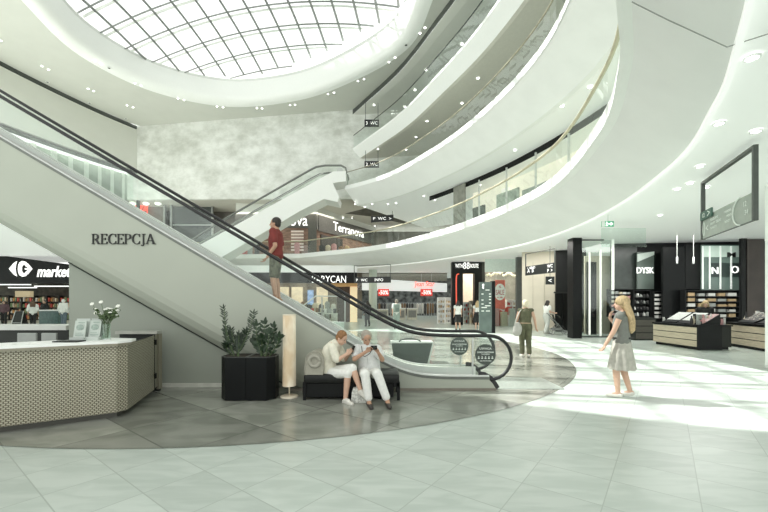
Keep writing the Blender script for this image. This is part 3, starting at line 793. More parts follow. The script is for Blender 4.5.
zz_plant(PX(265, 6.25), 6.25, PH-.02, [(256.5, 326, -.04), (265, 324, .0), (274, 328, .04), (279, 337, .06), (269, 334, .02), (255, 341, -.05), (262, 338, -.01)], 'low bushy plant with broad leaves in the planter beside the lamp', LEAF2, .027, .125, 9)

# ---------------------------------------------------------------- floor lamp
lx, ly = PX(289.3, 6.32), 6.32
lamp = thing('floor_lamp', 'column floor lamp with a cream cylinder shade between planters and sofa', 'lamp', (lx, ly, 0))
CREAM = mat('cream_enamel', (.74, .68, .54), .4, noise=.04)
lpart('base', MB().lathe([(.150, 0), (.150, .018), (.13, .026), (.015, .03)], 32), CREAM, lamp, True)
lpart('pole', MB().lathe([(.012, .02), (.012, .24)], 12), CREAM, lamp, True)
def shade_mat():
    m = bpy.data.materials.new('veneer_shade'); m.use_nodes = True; nt = m.node_tree; b = nt.nodes['Principled BSDF']
    N = nt.nodes.new; L = nt.links.new
    tc = N('ShaderNodeTexCoord'); mp = N('ShaderNodeMapping'); mp.inputs['Scale'].default_value = (3, 3, 1.2); L(tc.outputs['Object'], mp.inputs[0])
    n = N('ShaderNodeTexNoise'); n.inputs['Scale'].default_value = 1.7; n.inputs['Detail'].default_value = 3; L(mp.outputs[0], n.inputs['Vector'])
    r = N('ShaderNodeValToRGB'); r.color_ramp.elements[0].position = .40; r.color_ramp.elements[1].position = .62
    r.color_ramp.elements[0].color = (.54, .43, .28, 1); r.color_ramp.elements[1].color = (.72, .66, .52, 1)
    L(n.outputs['Fac'], r.inputs[0]); L(r.outputs[0], b.inputs['Base Color']); b.inputs['Roughness'].default_value = .6
    L(r.outputs[0], b.inputs['Emission Color']); b.inputs['Emission Strength'].default_value = .22
    return m
lpart('lamp_shade', MB().lathe([(.112, .19), (.110, .6), (.108, 1.1), (.107, 1.385), (.10, 1.385), (.10, .19)], 32, cap=False), shade_mat(), lamp, True)
lpart('shade_ring', MB().lathe([(.109, 1.375), (.111, 1.39), (.100, 1.39), (.099, 1.375)], 32, cap=False), CREAM, lamp, True)

# ---------------------------------------------------------------- sofa
LEATHER = mat('black_leather', (.010, .011, .010), .38, noise=.2, nscale=12, bump=.06, spec=.3)
sx0, sx1 = PX(302.5, 6.05), PX(400, 6.05)
sofa = thing('lounge_bench', 'long black leather bench under the escalator with two people sitting on it', 'bench', ((sx0+sx1)/2, 6.37, 0))
hw = (sx1-sx0)/2
lpart('seat', MB().box(-hw+.01, hw-.01, -.30, .31, .27, .425, bev=.03), LEATHER, sofa, True)
lpart('base', MB().box(-hw, hw-.10, -.27, .30, .05, .28, bev=.01), BLACK, sofa)
lpart('seat_rail', MB().box(hw-.11, hw, -.30, .31, .22, .30, bev=.01), BLACK, sofa)
for x in (-hw+.0, hw-.05):
    for y in (-.30, .26): lpart('leg', MB().box(x, x+.05, y, y+.05, 0, .30), BLACK, sofa)
BEIGEF = mat('beige_upholstery', (.36, .35, .29), .8, noise=.1, nscale=20)
lpart('backrest', MB().box(-hw+.12, -hw+.60, .20, .31, .42, .74, bev=.05), mat('grey_upholstery', (.40, .41, .36), .8, noise=.08, nscale=20), sofa, True)
# rolled beige bolster standing at the left end
bol = thing('bolster_cushion', 'rounded beige bolster standing on the left end of the black bench', 'cushion', (sx0+.17, 6.30, .425))
bm_ = MB(); prof = []
oc = [(-.145+.0, 0), (.155, 0), (.165, .06)]+[(.02+.145*math.cos(a), .225+.145*math.sin(a)) for a in [PI*k/14 for k in range(0, 15)]]+[(-.145, .06)]
bm_.prism(oc, -.22, .20, lambda u, v, d: Vector((u, d, v)))
bo = lpart('body', bm_, BEIGEF, bol)
mod = None
lpart('end_roll', MB().tube([Vector((.02+.085*math.cos(a), -.225, .215+.085*math.sin(a))) for a in [2*PI*k/20 for k in range(21)]], .03, 8), mat('beige_roll', (.38, .37, .31), .8, noise=.1), bol, True)
lpart('piping', MB().tube([Vector((u, -.222, v)) for u, v in oc+[oc[0]]], .008, 6), BEIGEF, bol, True)

# dark low box beyond the escalator foot
bxt = thing('plant_trough', 'low dark grey tapered box standing beyond the escalator foot', 'trough', (PX(412, 9.9), 9.9, 0))
a_ = [(-.46, 0), (.40, 0), (.53, .53), (-.53, .53)]
Yb = 9.75
MB().prism([(PX(412, Yb)+u, v) for u, v in a_], Yb, Yb+.5, lambda u, v, d: Vector((u, d, v))).build('body', mat('dark_grey_green_metal', (.075, .095, .085), .35, .3, noise=.15, nscale=2), bxt)
MB().prism([(PX(412, Yb)+u, v) for u, v in ((-.55, .53), (.56, .53), (.56, .555), (-.55, .555))], Yb-.02, Yb+.52, lambda u, v, d: Vector((u, d, v))).build('rim', ALU, bxt)
MB().prism([(PX(412, Yb)+u, v) for u, v in ((.40, 0), (.45, 0), (.57, .53), (.53, .53))], Yb-.005, Yb+.5, lambda u, v, d: Vector((u, d, v))).build('end_strip', ALU, bxt)
MB().tube([Vector((PX(412, Yb)+.28*math.cos(a)-.05, Yb+.1, .55+.09*math.sin(a))) for a in [PI*k/12 for k in range(13)]], .02, 6).build('handle', DLINE, bxt)
# ---------------------------------------------------------------- people
SKIN = mat('skin', (.62, .40, .29), .55, noise=.06, nscale=12)
SKINT = mat('tanned_skin', (.50, .30, .20), .55, noise=.06, nscale=12)
def cap(b, p0, p1, r0, r1, seg=12):
    """tapered limb with round ends"""
    p0 = Vector(p0); p1 = Vector(p1); d = p1-p0; L_ = d.length
    if L_ < 1e-5: b.ball(p0, r0, seg=seg, rings=8); return
    n = 5; pts = []; rs = []
    for i in range(n+1): pts.append(p0.lerp(p1, i/n)); rs.append(r0+(r1-r0)*i/n)
    b.tube(pts, rs, seg); b.ball(p0, r0, seg=seg, rings=8); b.ball(p1, r1, seg=seg, rings=8)
def loftx(b, secs, xax, seg=20):
    """secs: (centre, half width along xax, half depth)"""
    rows = []; C_ = [Vector(s[0]) for s in secs]; n = len(secs)
    for i, (c, rx, ry) in enumerate(secs):
        t = (C_[min(i+1, n-1)]-C_[max(i-1, 0)]).normalized()
        x = (xax-t*xax.dot(t)).normalized(); y = t.cross(x)
        rows.append([C_[i]+x*rx*math.cos(2*PI*k/seg)+y*ry*math.sin(2*PI*k/seg) for k in range(seg)])
    b.grid(rows, closed=True, cap=True)
    b.ball(C_[0], min(secs[0][1], secs[0][2])*.9); b.ball(C_[-1], min(secs[-1][1], secs[-1][2])*.9)
def fuse(b, m, vox, sm=4):
    me = b.mesh(m); o = bpy.data.objects.new('t', me); COL.objects.link(o)
    r = o.modifiers.new('r', 'REMESH'); r.mode = 'VOXEL'; r.voxel_size = vox
    s = o.modifiers.new('s', 'SMOOTH'); s.factor = .5; s.iterations = sm
    dg = bpy.context.evaluated_depsgraph_get(); dg.update()
    out = bpy.data.meshes.new_from_object(o.evaluated_get(dg))
    bpy.data.objects.remove(o); bpy.data.meshes.remove(me)
    out.materials.clear(); out.materials.append(m)
    out.polygons.foreach_set('use_smooth', [True]*len(out.polygons))
    return out

def person(name, label, J, look, wear, scale=1.0, vox=.008, group=None, skin=SKIN, face=True, cat='person'):
    """J: world joints. look: (forward, up) of the head. wear: list of garments."""
    V = {k: Vector(v) for k, v in J.items() if not isinstance(v, (int, float))}
    base = Vector((V['pelvis'].x, V['pelvis'].y, J.get('ground', 0)))
    t = thing(name, label, cat, base, 0, group)
    xs_ = (V['sh_l']-V['sh_r']).normalized()            # from right to left shoulder
    xh = (V['hip_l']-V['hip_r']).normalized()
    S = scale
    b = MB()
    # torso
    def torso(b, g=0.0, lo=0, hi=4, fat=1.0):
        secs = [(V['pelvis']+(V['pelvis']-V['waist'])*.35, .135, .10), (V['pelvis'], .165, .115), (V['waist'], .135*fat, .105*fat), (V['chest'], .155, .115), (V['neck']+(V['chest']-V['neck'])*.32, .15, .09), (V['neck']+(V['chest']-V['neck'])*.08, .075, .062)]
        xl = [xh, xh, xh, xs_, xs_, xs_]
        loftx(b, [(c, (rx+g)*S, (ry+g)*S) for c, rx, ry in secs[lo:hi+2]], (xs_+xh).normalized())
    torso(b, fat=wear.get('fat', 1.0))
    for s in 'lr':
        cap(b, V['neck']+(V['sh_'+s]-V['neck'])*.35-Vector((0, 0, .02)), V['sh_'+s], .058*S, .056*S)
        cap(b, V['sh_'+s], V['el_'+s], .050*S, .040*S); cap(b, V['el_'+s], V['wr_'+s], .040*S, .027*S)
        cap(b, V['hip_'+s], V['kn_'+s], .088*S, .058*S)
        kn, an = V['kn_'+s], V['ankle_'+s]
        cf = kn.lerp(an, .3); cap(b, kn, cf, .056*S, .057*S); cap(b, cf, an, .056*S, .036*S)
        toe = V['toe_'+s]; cap(b, an-Vector((0, 0, .02)), toe, .037*S, .028*S); cap(b, an+(an-toe).normalized()*.035-Vector((0, 0, .035)), toe, .032*S, .026*S)
        # hand: palm, four fingers, thumb
        hd = J.get('hand_'+s); el, wr = V['el_'+s], V['wr_'+s]
        d = (Vector(hd)-wr).normalized() if hd is not None else (wr-el).normalized()
        pn = Vector(J.get('palm_'+s, (1 if s == 'r' else -1, 0, 0))); pn = (pn-d*pn.dot(d)).normalized()
        sd = d.cross(pn).normalized(); 
        if 'thumbside_'+s in J:
            if sd.dot(Vector(J['thumbside_'+s])) < 0: sd = -sd
        elif sd.y > 0: sd = -sd
        curl = J.get('curl_'+s, .55)
        for k in range(4):
            o = (k-1.5)*.0195*S
            p0 = wr+d*.012*S-sd*o*.55; p1 = wr+d*.085*S-sd*o
            cap(b, p0, p1, .0135*S, .0115*S, 8)
            L_ = (.040, .045, .042, .033)[k]*S
            d1 = (d*math.cos(curl)+pn*math.sin(curl)).normalized(); p2 = p1+d1*L_
            d2 = (d*math.cos(curl*2)+pn*math.sin(curl*2)).normalized(); p3 = p2+d2*L_*.8
            cap(b, p1, p2, .0095*S, .0085*S, 8); cap(b, p2, p3, .0085*S, .007*S, 8)
        t0 = wr+d*.025*S+sd*.022*S; t1 = wr+d*.060*S+sd*.048*S+pn*.018*S; t2 = t1+(d*.85+pn*.5-sd*.15).normalized()*.032*S
        cap(b, t0, t1, .0125*S, .0105*S, 8); cap(b, t1, t2, .0105*S, .008*S, 8)
    # head
    f = Vector(look[0]).normalized(); up = Vector(look[1]) if len(look) > 1 else Vector((0, 0, 1))
    up = (up-f*up.dot(f)).normalized(); rt = f.cross(up)
    HM = Matrix(((rt.x, f.x, up.x, 0), (rt.y, f.y, up.y, 0), (rt.z, f.z, up.z, 0), (0, 0, 0, 1)))
    hc = V['head']; h = lambda x, y, z: hc+(rt*x+f*y+up*z)*S
    cap(b, V['neck']-Vector((0, 0, .03)), h(0, -.025, -.055), .056*S, .050*S)
    b.ball(h(0, -.012, .025), .074*S, .092*S, .088*S, 16, 12, M=HM)
    b.ball(h(0, .018, -.035), .058*S, .066*S, .076*S, 16, 12, M=HM)
    b.ball(h(0, .052, -.088), .028*S, .026*S, .022*S, 10, 8, M=HM)
    cap(b, h(0, .085, .005), h(0, .104, -.028), .009*S, .0135*S, 8)
    b.ball(h(0, .082, -.062), .022*S, .010*S, .010*S, 10, 6, M=HM)
    for s in (-1, 1): b.ball(h(s*.074, -.008, -.012), .012*S, .022*S, .034*S, 10, 8, M=HM)
    body = link('body', fuse(b, skin, vox), t)
    if face:
        for s in (-1, 1):
            MB().ball(h(s*.031, .077, .004), .011*S, .006*S, .006*S, 8, 6, M=HM).build('eye', mat('eye_dark', (.05, .035, .025), .2, noise=.05), body, True)
            MB().ball(h(s*.031, .080, .022), .017*S, .006*S, .0035*S, 8, 6, M=HM).build('eyebrow', wear.get('brow', mat('brow_brown', (.16, .10, .06), .8, noise=.1)), body, True)
        MB().ball(h(0, .089, -.064), .021*S, .006*S, .006*S, 8, 6, M=HM).build('mouth', mat('lips', (.45, .20, .17), .5, noise=.05), body, True)
    # hair
    hr = wear.get('hair')
    if hr:
        hm, length, vol = hr; hb = MB()
        v_ = vol*S
        hb.ball(h(0, -.030, .045), .074*S+v_, .083*S+v_, .072*S+v_, 16, 12, M=HM)
        hb.ball(h(0, -.052, .0), .068*S+v_, .055*S+v_, .075*S+v_, 16, 12, M=HM)
        for s in (-1, 1):
            hb.ball(h(s*.06, -.02, .03), .022*S+v_*.8, .055*S+v_*.5, .045*S+v_*.5, 10, 8, M=HM)
        if length > 0:
            dn = Vector((0, 0, -1)); bk = -Vector((f.x, f.y, 0)).normalized()
            for q_i, s in enumerate((-1, -.4, .4, 1, 0) if length > .3 else (-1, -.4, .4, 1)):
                wv = .022*(1 if length > .3 else 0)*(1 if q_i % 2 else -1)
                p = [h(s*.055, -.045, .03), h(s*.080, -.07-length*.03, -.05), h(s*.085+wv, -.085-length*.12, -.12)+dn*length*.3, h(s*.065-wv, -.09-length*.14, -.12)+dn*length*.8]
                hb.tube(spline(p, 4), [.035*S+v_*.5, .038*S+v_*.5, .038*S+v_*.5, .038*S+v_*.5]*3+[.02] if False else [.036*S+v_*(.5 if length < .3 else .62)]*12+[.015*S], 8)
            if length < .2: hb.ball(h(0, -.07, -.06), .07*S, .05*S, .07*S, M=HM)
        link('hair', fuse(hb, hm, vox, 3), t)
    # garments
    if 'top' in wear:
        m, sl = wear['top'][:2]; loose = wear['top'][2] if len(wear['top']) > 2 else .016
        g = MB(); torso(g, loose, wear['top'][3] if len(wear['top']) > 3 else 0, 3, wear.get('fat', 1.0))
        for s in 'lr':
            sh, el, wr = V['sh_'+s], V['el_'+s], V['wr_'+s]
            cap(g, V['neck']+(sh-V['neck'])*.40-Vector((0, 0, .03)), sh, (.056+loose*.6)*S, (.056+loose*.6)*S)
            if sl > 0:
                e = sh.lerp(el, min(1, sl)); cap(g, sh, e, (.054+loose)*S, (.044+loose*1.2)*S)
                if sl > 1: cap(g, el, el.lerp(wr, sl-1), (.042+loose)*S, (.032+loose)*S)
        link('top', fuse(g, m, vox), t)
    if 'trousers' in wear:
        m, ln, loose = wear['trousers']; g = MB()
        torso(g, loose*.8, 0, 1)
        for s in 'lr':
            hp, kn, an = V['hip_'+s], V['kn_'+s], V['ankle_'+s]
            if ln <= 1: cap(g, hp, hp.lerp(kn, ln), (.090+loose)*S, (.066+loose*1.2)*S)
            else:
                cap(g, hp, kn, (.090+loose)*S, (.062+loose)*S); e = kn.lerp(an, ln-1)
                cap(g, kn, e, (.061+loose)*S, (.048+loose)*S)
        link('trousers', fuse(g, m, vox), t)
    if 'skirt' in wear:
        m, z0, z1, r0, r1, folds, sway = wear['skirt']; g = MB(); rows = []
        n = 60; w = V['waist'].lerp(V['pelvis'], z0)
        for i in range(11):
            u = i/10; c = w+(Vector((V['pelvis'].x, V['pelvis'].y, z1))-w)*u+Vector(sway)*u*u
            row = []
            for k in range(n):
                a = 2*PI*k/n; r = (r0+(r1-r0)*(u**.8))*S*(1+folds*u*math.sin(a*9+.6*math.sin(a*2)))
                row.append(c+xh*r*math.cos(a)+xh.cross(Vector((0, 0, 1)))*r*.78*math.sin(a))
            rows.append(row)
        g.grid(rows, closed=True); g.build('skirt', m, t, True)
    if 'shoes' in wear:
        m = wear['shoes']
        for s in 'lr':
            an, toe = V['ankle_'+s], V['toe_'+s]; g = MB(); d = (toe-an); d.z = 0; d.normalize()
            low = Vector((0, 0, -.035*S))
            cap(g, an+low-d*.03*S, toe+d*.01, .041*S, .035*S); cap(g, an+low*1.1-d*.035*S, toe-Vector((0, 0, .008)), .034*S, .03*S)
            if len(wear.get('shoe_kind', '')) == 0: cap(g, an+low*.3, an.lerp(toe, .5)+Vector((0, 0, .01)), .043*S, .036*S)
            link('shoe', fuse(g, m, max(vox, .007), 2), t)
    return t

def stand(x, y, rz, H=1.7, z=0, stride=0.0, arms=None, bend=0.0):
    """standing or walking joints facing -Y turned by rz; stride > 0 puts the left foot forward"""
    k = H/1.7; M = Matrix.Translation((x, y, z)) @ Matrix.Rotation(rz, 4, 'Z') @ Matrix.Scale(k, 4)
    st = stride
    J = dict(pelvis=(0, 0, .93), waist=(0, -.005, 1.07), chest=(0, -.01-bend*.3, 1.25), neck=(0, .005-bend*.6, 1.44), head=(0, -.02-bend, 1.575),
             sh_l=(.175, 0-bend*.5, 1.385), sh_r=(-.175, 0-bend*.5, 1.385), el_l=(.215, .04+st*.25, 1.11), el_r=(-.215, .04-st*.25, 1.11),
             wr_l=(.225, -.05+st*.5, .875), wr_r=(-.225, -.05-st*.5, .875), hip_l=(.085, 0, .90), hip_r=(-.085, 0, .90),
             kn_l=(.09, -.03-st*.45, .50), kn_r=(-.09, -.03+st*.25, .50), ankle_l=(.09, .03-st*.75, .085), ankle_r=(-.09, .03+st*.75, .085+abs(st)*.18),
             toe_l=(.10, -.11-st*.75, .032), toe_r=(-.10, -.11+st*.75, .032+abs(st)*.05))
    if arms: J.update(arms)
    out = {}
    for n, v in J.items():
        if n.startswith(('curl', 'ground')): out[n] = v
        elif n.startswith(('palm', 'thumb')): out[n] = (M.to_3x3() @ Vector(v)).normalized()
        else: out[n] = M @ Vector(v)
    out['ground'] = z
    out['_f'] = (M.to_3x3() @ Vector((0, -1, 0))).normalized()
    f = out.pop('_f'); return out, f

HGREY = mat('grey_hair', (.36, .325, .27), .7, noise=.2, nscale=40)
HRED = mat('auburn_hair', (.27, .135, .055), .7, noise=.3, nscale=40)
HDARK = mat('dark_hair', (.03, .024, .02), .6, noise=.2, nscale=40)
HBLOND = mat('blond_hair', (.50, .375, .205), .6, noise=.35, nscale=30, stretch=(4, 4, .6))
HPALE = mat('pale_blond_hair', (.74, .68, .52), .6, noise=.2, nscale=30)
CREAMC = mat('cream_cotton', (.76, .74, .62), .85, noise=.06, nscale=25, bump=.1)
WHITEC = mat('white_cotton', (.80, .81, .77), .85, noise=.06, nscale=25, bump=.1)
SHIRT = mat('pale_blue_grey_shirt', (.70, .72, .70), .85, noise=.08, nscale=25, bump=.1)
REDC = mat('dark_red_cotton', (.20, .035, .03), .85, noise=.12, nscale=20)
OLIVE = mat('olive_cotton', (.115, .12, .07), .85, noise=.25, nscale=9)
CAMO = mat('camouflage_olive', (.14, .15, .10), .85, noise=.5, nscale=11)
BLACKC = mat('black_cotton', (.022, .023, .022), .85, noise=.2, nscale=20)
GREYC = mat('grey_cotton', (.26, .27, .255), .85, noise=.15, nscale=20)
TEALC = mat('grey_teal_cotton', (.27, .33, .29), .85, noise=.12, nscale=20)
JEANS = mat('blue_grey_denim', (.13, .17, .20), .85, noise=.15, nscale=20)
SHOEB = mat('dark_sandal_leather', (.04, .035, .03), .5, noise=.15)
SHOEW = mat('pale_shoe', (.70, .69, .63), .5, noise=.08)
SHOET = mat('tan_leather', (.45, .33, .22), .5, noise=.1)

# woman on the bench, reading her phone, turned to the right
J = dict(pelvis=P(328.5, 372.5, 6.33), waist=P(327.5, 361, 6.33), chest=P(331, 350, 6.31), neck=P(337.5, 342.5, 6.29), head=P(342.0, 338.2, 6.25),
         sh_r=P(332.5, 347.5, 6.13), sh_l=P(338, 347, 6.45), el_r=P(337, 360.5, 6.08), el_l=P(345, 359.5, 6.38), wr_r=P(346.5, 354.3, 6.05), wr_l=P(349, 354, 6.22),
         hand_r=P(351, 350.5, 6.08), hand_l=P(353, 350.5, 6.18), palm_r=(.3, .8, .4), palm_l=(.3, -.8, .4), thumbside_r=(0, 0, 1), thumbside_l=(0, 0, 1), curl_r=.6, curl_l=.6,
         hip_r=P(330, 373, 6.24), hip_l=P(331, 372, 6.40), kn_r=P(348, 373.5, 5.97), kn_l=P(352.5, 368, 6.02), ankle_r=P(345.3, 399.5, 5.93), ankle_l=P(361, 390.5, 5.90),
         toe_r=P(351.5, 404, 5.80), toe_l=P(366.5, 397.5, 5.80), ground=0.0)
wom = person('person', 'red-haired woman in a cream blouse sitting cross-legged on the black bench with a phone', J, (Vector((.80, -.42, -.55)), Vector((.35, -.1, .9))),
       dict(hair=(HRED, .0, .012), top=(CREAMC, .85, .026), trousers=(WHITEC, 1.12, .012), shoes=SHOEW, fat=1.12), .97, .0065)
MB().box(-.035, .035, -.004, .004, -.07, .07, M=Matrix.Translation(P(352.6, 349.6, 6.13)) @ Matrix.Rotation(-.9, 4, 'Z') @ Matrix.Rotation(-.5, 4, 'X'), bev=.003).build('phone', BLACK, None, label='slim phone held by the seated red-haired woman', cat='phone')
# man on the bench, looking at a camera in his hands
J = dict(pelvis=P(369.5, 371, 6.32), waist=P(369, 362.5, 6.32), chest=P(367.5, 354, 6.31), neck=P(367, 345.5, 6.29), head=P(366.6, 338.0, 6.23),
         sh_r=P(357.5, 348.5, 6.27), sh_l=P(377, 349, 6.27), el_r=P(354.5, 359, 6.12), el_l=P(382.3, 359.5, 6.12), wr_r=P(366, 351.8, 5.99), wr_l=P(378.5, 352.8, 5.99),
         hand_r=P(371, 348.5, 5.97), hand_l=P(375, 348, 5.96), palm_r=(.5, -.6, .3), palm_l=(-.5, -.6, .3), thumbside_r=(0, -.3, 1), thumbside_l=(0, -.3, 1), curl_r=.6, curl_l=.6,
         hip_r=P(364.5, 373, 6.25), hip_l=P(374.5, 373, 6.25), kn_r=P(365.0, 374.0, 5.80), kn_l=P(377.5, 374.0, 5.78), ankle_r=P(369, 401.5, 5.76), ankle_l=P(387.5, 400.7, 5.74),
         toe_r=P(371.3, 408, 5.58), toe_l=P(389.5, 407, 5.57), ground=0.0)
man = person('person', 'grey-haired man in white shirt and white trousers sitting on the bench holding a camera', J, (Vector((.28, -.85, -.45)), Vector((0, -.4, .9))),
       dict(hair=(HGREY, .0, .011), top=(SHIRT, .62, .024), trousers=(WHITEC, 1.86, .014), shoes=SHOEB, shoe_kind='s', fat=1.18, brow=HGREY), 1.0, .0065, skin=SKINT)
cmr = thing('camera', 'small black camera in the hands of the seated man', 'camera', P(374.0, 347.6, 5.94))
lpart('body', MB().box(-.05, .05, -.02, .02, -.032, .032, bev=.006), BLACK, cmr, True)
lpart('lens', MB().tube([Vector((.005, -.02, 0)), Vector((.005, -.055, 0))], .024, 14), DARK, cmr, True)
strap = MB().tube(spline([P(361.5, 346, 6.18), P(363.5, 356, 6.06), P(369, 354, 5.98), P(372, 350, 5.94)], 6), .006, 5)
strap.build('strap', BLACK, cmr)
# belt and shirt placket lines
MB().tube([P(366.8, 350, 6.185), P(367.2, 357, 6.175), P(368, 364, 6.165)], .004, 4).build('shirt_placket', mat('shirt_seam', (.50, .52, .50), .8, noise=.05), man)
# white carrier bag by their feet
bag = thing('carrier_bag', 'small white patterned bag on the floor between the two seated people', 'bag', (PX(359.5, 5.95), 5.98, 0))
lpart('body', MB().grid([[Vector((s*w, d, z)) for s, d in ((-1, -.05), (1, -.05), (1, .05), (-1, .05))] for w, z in ((.125, .0), (.13, .05), (.12, .17), (.10, .235))], closed=True, cap=True), mat('bag_print', (.66, .67, .62), .7, noise=.35, nscale=35), bag)
for y in (-.03, .03): lpart('bag_handle', MB().tube([Vector((.05*math.cos(a), y, .235+.07*math.sin(a))) for a in [PI*k/10 for k in range(11)]], .005, 5), mat('bag_print', (.66, .67, .62)), bag)

# man on the escalator
X = PX(276, 7.45); zst = max(.03, .25+.588*sp(.433-(X-.2))-.24)
J, f = stand(X, 7.45, -PI/2-.05, 1.70, zst-.06, arms=dict(el_l=(.22, .06, 1.10), wr_l=(.22, -.10, .88), el_r=(-.20, .05, 1.09), wr_r=(-.19, -.10, .86)))
person('person', 'man in a dark red t-shirt and olive shorts standing on the escalator', J, (f,), dict(hair=(HDARK, 0, .010), top=(REDC, .62, .022), trousers=(CAMO, .90, .008), shoes=SHOET), 1.02, .009, skin=SKINT)

# walking woman in a grey dress, right foreground (facing away to the left)
GD = mat('grey_dress_top', (.18, .19, .17), .8, noise=.1, nscale=20)
GSK = mat('grey_beige_skirt', (.42, .41, .36), .8, noise=.12, nscale=14)
wx, wy = PX(622, 6.3), 6.3
J, f = stand(wx, wy, -PI/2-.70, 1.69, 0, stride=.10, arms=dict(el_r=(-.20, -.06, 1.12), wr_r=(-.13, -.20, 1.33), hand_r=(-.10, -.17, 1.46), palm_r=(.5, 1, 0), el_l=(.20, -.09, 1.12), wr_l=(.205, -.21, .89), curl_r=.4, curl_l=.5))
dressed = person('person', 'long-haired blond woman in a grey sleeveless dress walking on the sunlit floor', J, (Vector((f.x-.05, f.y-.35, .02)),), dict(hair=(HBLOND, .46, .034), top=(GD, .06, .020), skirt=(GSK, .35, .48, .15, .255, .13, (.0, .0, 0)), shoes=SHOEW, shoe_kind='s'), .97, .008)
MB().tube([Vector((wx, wy, 1.0))+Vector((.152*math.cos(a), .118*math.sin(a), 0)) for a in [2*PI*k/24 for k in range(25)]], .018, 6).build('belt', BLACKC, dressed, True)
# woman in olive jumpsuit seen from behind with a shoulder bag
jx, jy = PX(525.5, 10.9), 10.9
J, f = stand(jx, jy, PI-.12, 1.66, 0, stride=.06, arms=dict(el_r=(-.25, .06, 1.12), wr_r=(-.30, -.0, .88), el_l=(.25, .02, 1.13), wr_l=(.21, -.09, 1.0)))
jump = person('person', 'pale-haired woman in an olive jumpsuit walking away with a grey shoulder bag', J, (f,), dict(hair=(HPALE, 0, .016), top=(OLIVE, 0, .016), trousers=(OLIVE, 1.88, .016), shoes=SHOEW), 1.04, .010)
MB().tube([Vector((jx, jy, .99))+Vector((.165*math.cos(a), .128*math.sin(a), 0)) for a in [2*PI*k/24 for k in range(25)]], .014, 6).build('belt', SHOET, jump, True)
sb_ = thing('shoulder_bag', 'pale grey shoulder bag hanging at the side of the woman in olive', 'bag', P(517.5, 329, 10.82))
lpart('body', MB().ball((0, 0, 0), .13, .07, .20, 16, 10).ball((-.02, 0, -.08), .13, .075, .13, 14, 8), mat('pale_grey_leather', (.50, .50, .46), .5, noise=.1), sb_, True)
MB().tube(spline([P(514, 326, 10.80), P(519.5, 312, 10.78), P(522, 311, 10.95), P(520, 324, 10.95)], 5), .014, 6).build('strap', mat('pale_grey_leather', (.50, .50, .46)), sb_, True)

# woman pushing a stroller, far right
px_, py_ = PX(546.5, 18.6), 18.6
J, f = stand(px_, py_, PI/2+.3, 1.68, 0, stride=.2, arms=dict(el_r=(-.20, -.04, 1.13), wr_r=(-.19, -.30, 1.08), el_l=(.20, -.04, 1.13), wr_l=(.19, -.30, 1.08)), bend=.08)
person('person', 'dark-haired woman in white pushing a stroller past the dark entrance', J, (f,), dict(hair=(HDARK, .06, .016), top=(WHITEC, .5, .02), trousers=(mat('pale_grey_trousers', (.62, .63, .59), .85, noise=.06), 1.9, .03), shoes=SHOEW), 1.04, .013, face=False)
st_ = thing('stroller', 'dark baby stroller pushed by the woman in white', 'stroller', (PX(557.5, 18.45), 18.45, 0), -.2)
FRM = mat('stroller_frame', (.22, .23, .22), .4, .5, noise=.1)
lpart('seat', MB().grid([[Vector((x, y, z)) for y in (-.2, .2)] for x, z in ((-.22, .98), (-.12, .55), (.20, .45), (.34, .28))]).grid([[Vector((-.22+.36*math.sin(a), y, .72+.28*math.cos(a))) for y in (-.21, .21)] for a in [-.5+.3*k for k in range(7)]]), BLACKC, st_)
lpart('frame', MB().tube([Vector((-.52, -.2, 1.05)), Vector((-.1, -.2, .6)), Vector((.32, -.2, .12))], .018, 6).tube([Vector((-.52, .2, 1.05)), Vector((-.1, .2, .6)), Vector((.32, .2, .12))], .018, 6).tube([Vector((.0, -.2, .55)), Vector((-.3, -.2, .14))], .018, 6).tube([Vector((.0, .2, .55)), Vector((-.3, .2, .14))], .018, 6).tube([Vector((-.52, -.21, 1.05)), Vector((-.52, .21, 1.05))], .022, 6), FRM, st_)
for x, y, r in ((-.3, -.23, .14), (-.3, .23, .14), (.34, -.2, .11), (.34, .2, .11)):
    lpart('wheel', MB().tube([Vector((x+r*.85*math.cos(a), y, r+r*.85*math.sin(a))) for a in [2*PI*k/18 for k in range(19)]], r*.16, 6).tube([Vector((x, y-.02, r)), Vector((x, y+.02, r))], r*.3, 8), mat('grey_wheel', (.30, .31, .30), .5, noise=.1), st_)
lpart('basket', MB().box(-.28, .16, -.17, .17, .20, .34, bev=.03), GREYC, st_)

# distant shoppers on the ground floor: x, foot y, height, turn, stride, label, wear
BPACK = []
far = [
 (458, 330, 1.66, PI, .1, 'woman in white top and black skirt near the black shop portal', dict(hair=(HDARK, .05, .014), top=(WHITEC, .3, .02), skirt=(BLACKC, .2, .45, .16, .19, .02, (0, 0, 0)), shoes=BLACKC)),
 (477.5, 330.5, 1.66, PI-.2, .1, 'blond woman in white top and black shorts beside the info totem', dict(hair=(HBLOND, .18, .016), top=(WHITEC, .3, .02), trousers=(BLACKC, .9, .03), shoes=SHOEW)),
 (396.5, 329.5, 1.76, PI, .08, 'man with a grey-teal backpack walking toward the white shop', dict(hair=(HGREY, 0, .008), top=(mat('pale_tee', (.66, .67, .64), .85, noise=.05), .6, .025), trousers=(TEALC, 1.9, .03), shoes=SHOEB)),
 (367.5, 326.5, 1.68, PI+.5, .08, 'person in dark clothes standing beside the pale column', dict(hair=(HDARK, .1, .014), top=(BLACKC, 1.8, .03), trousers=(BLACKC, 1.9, .02), shoes=BLACKC)),
]
for (px, py, H, rz, st, lab, wr) in far:
    Y = CZ*F/(py-HY); J, f = stand(PX(px, Y), Y, rz, H, 0, stride=st)
    person('person', lab, J, (f,), wr, H/1.7*1.04, .016, face=False)
Y = CZ*F/(329.5-HY)-.18
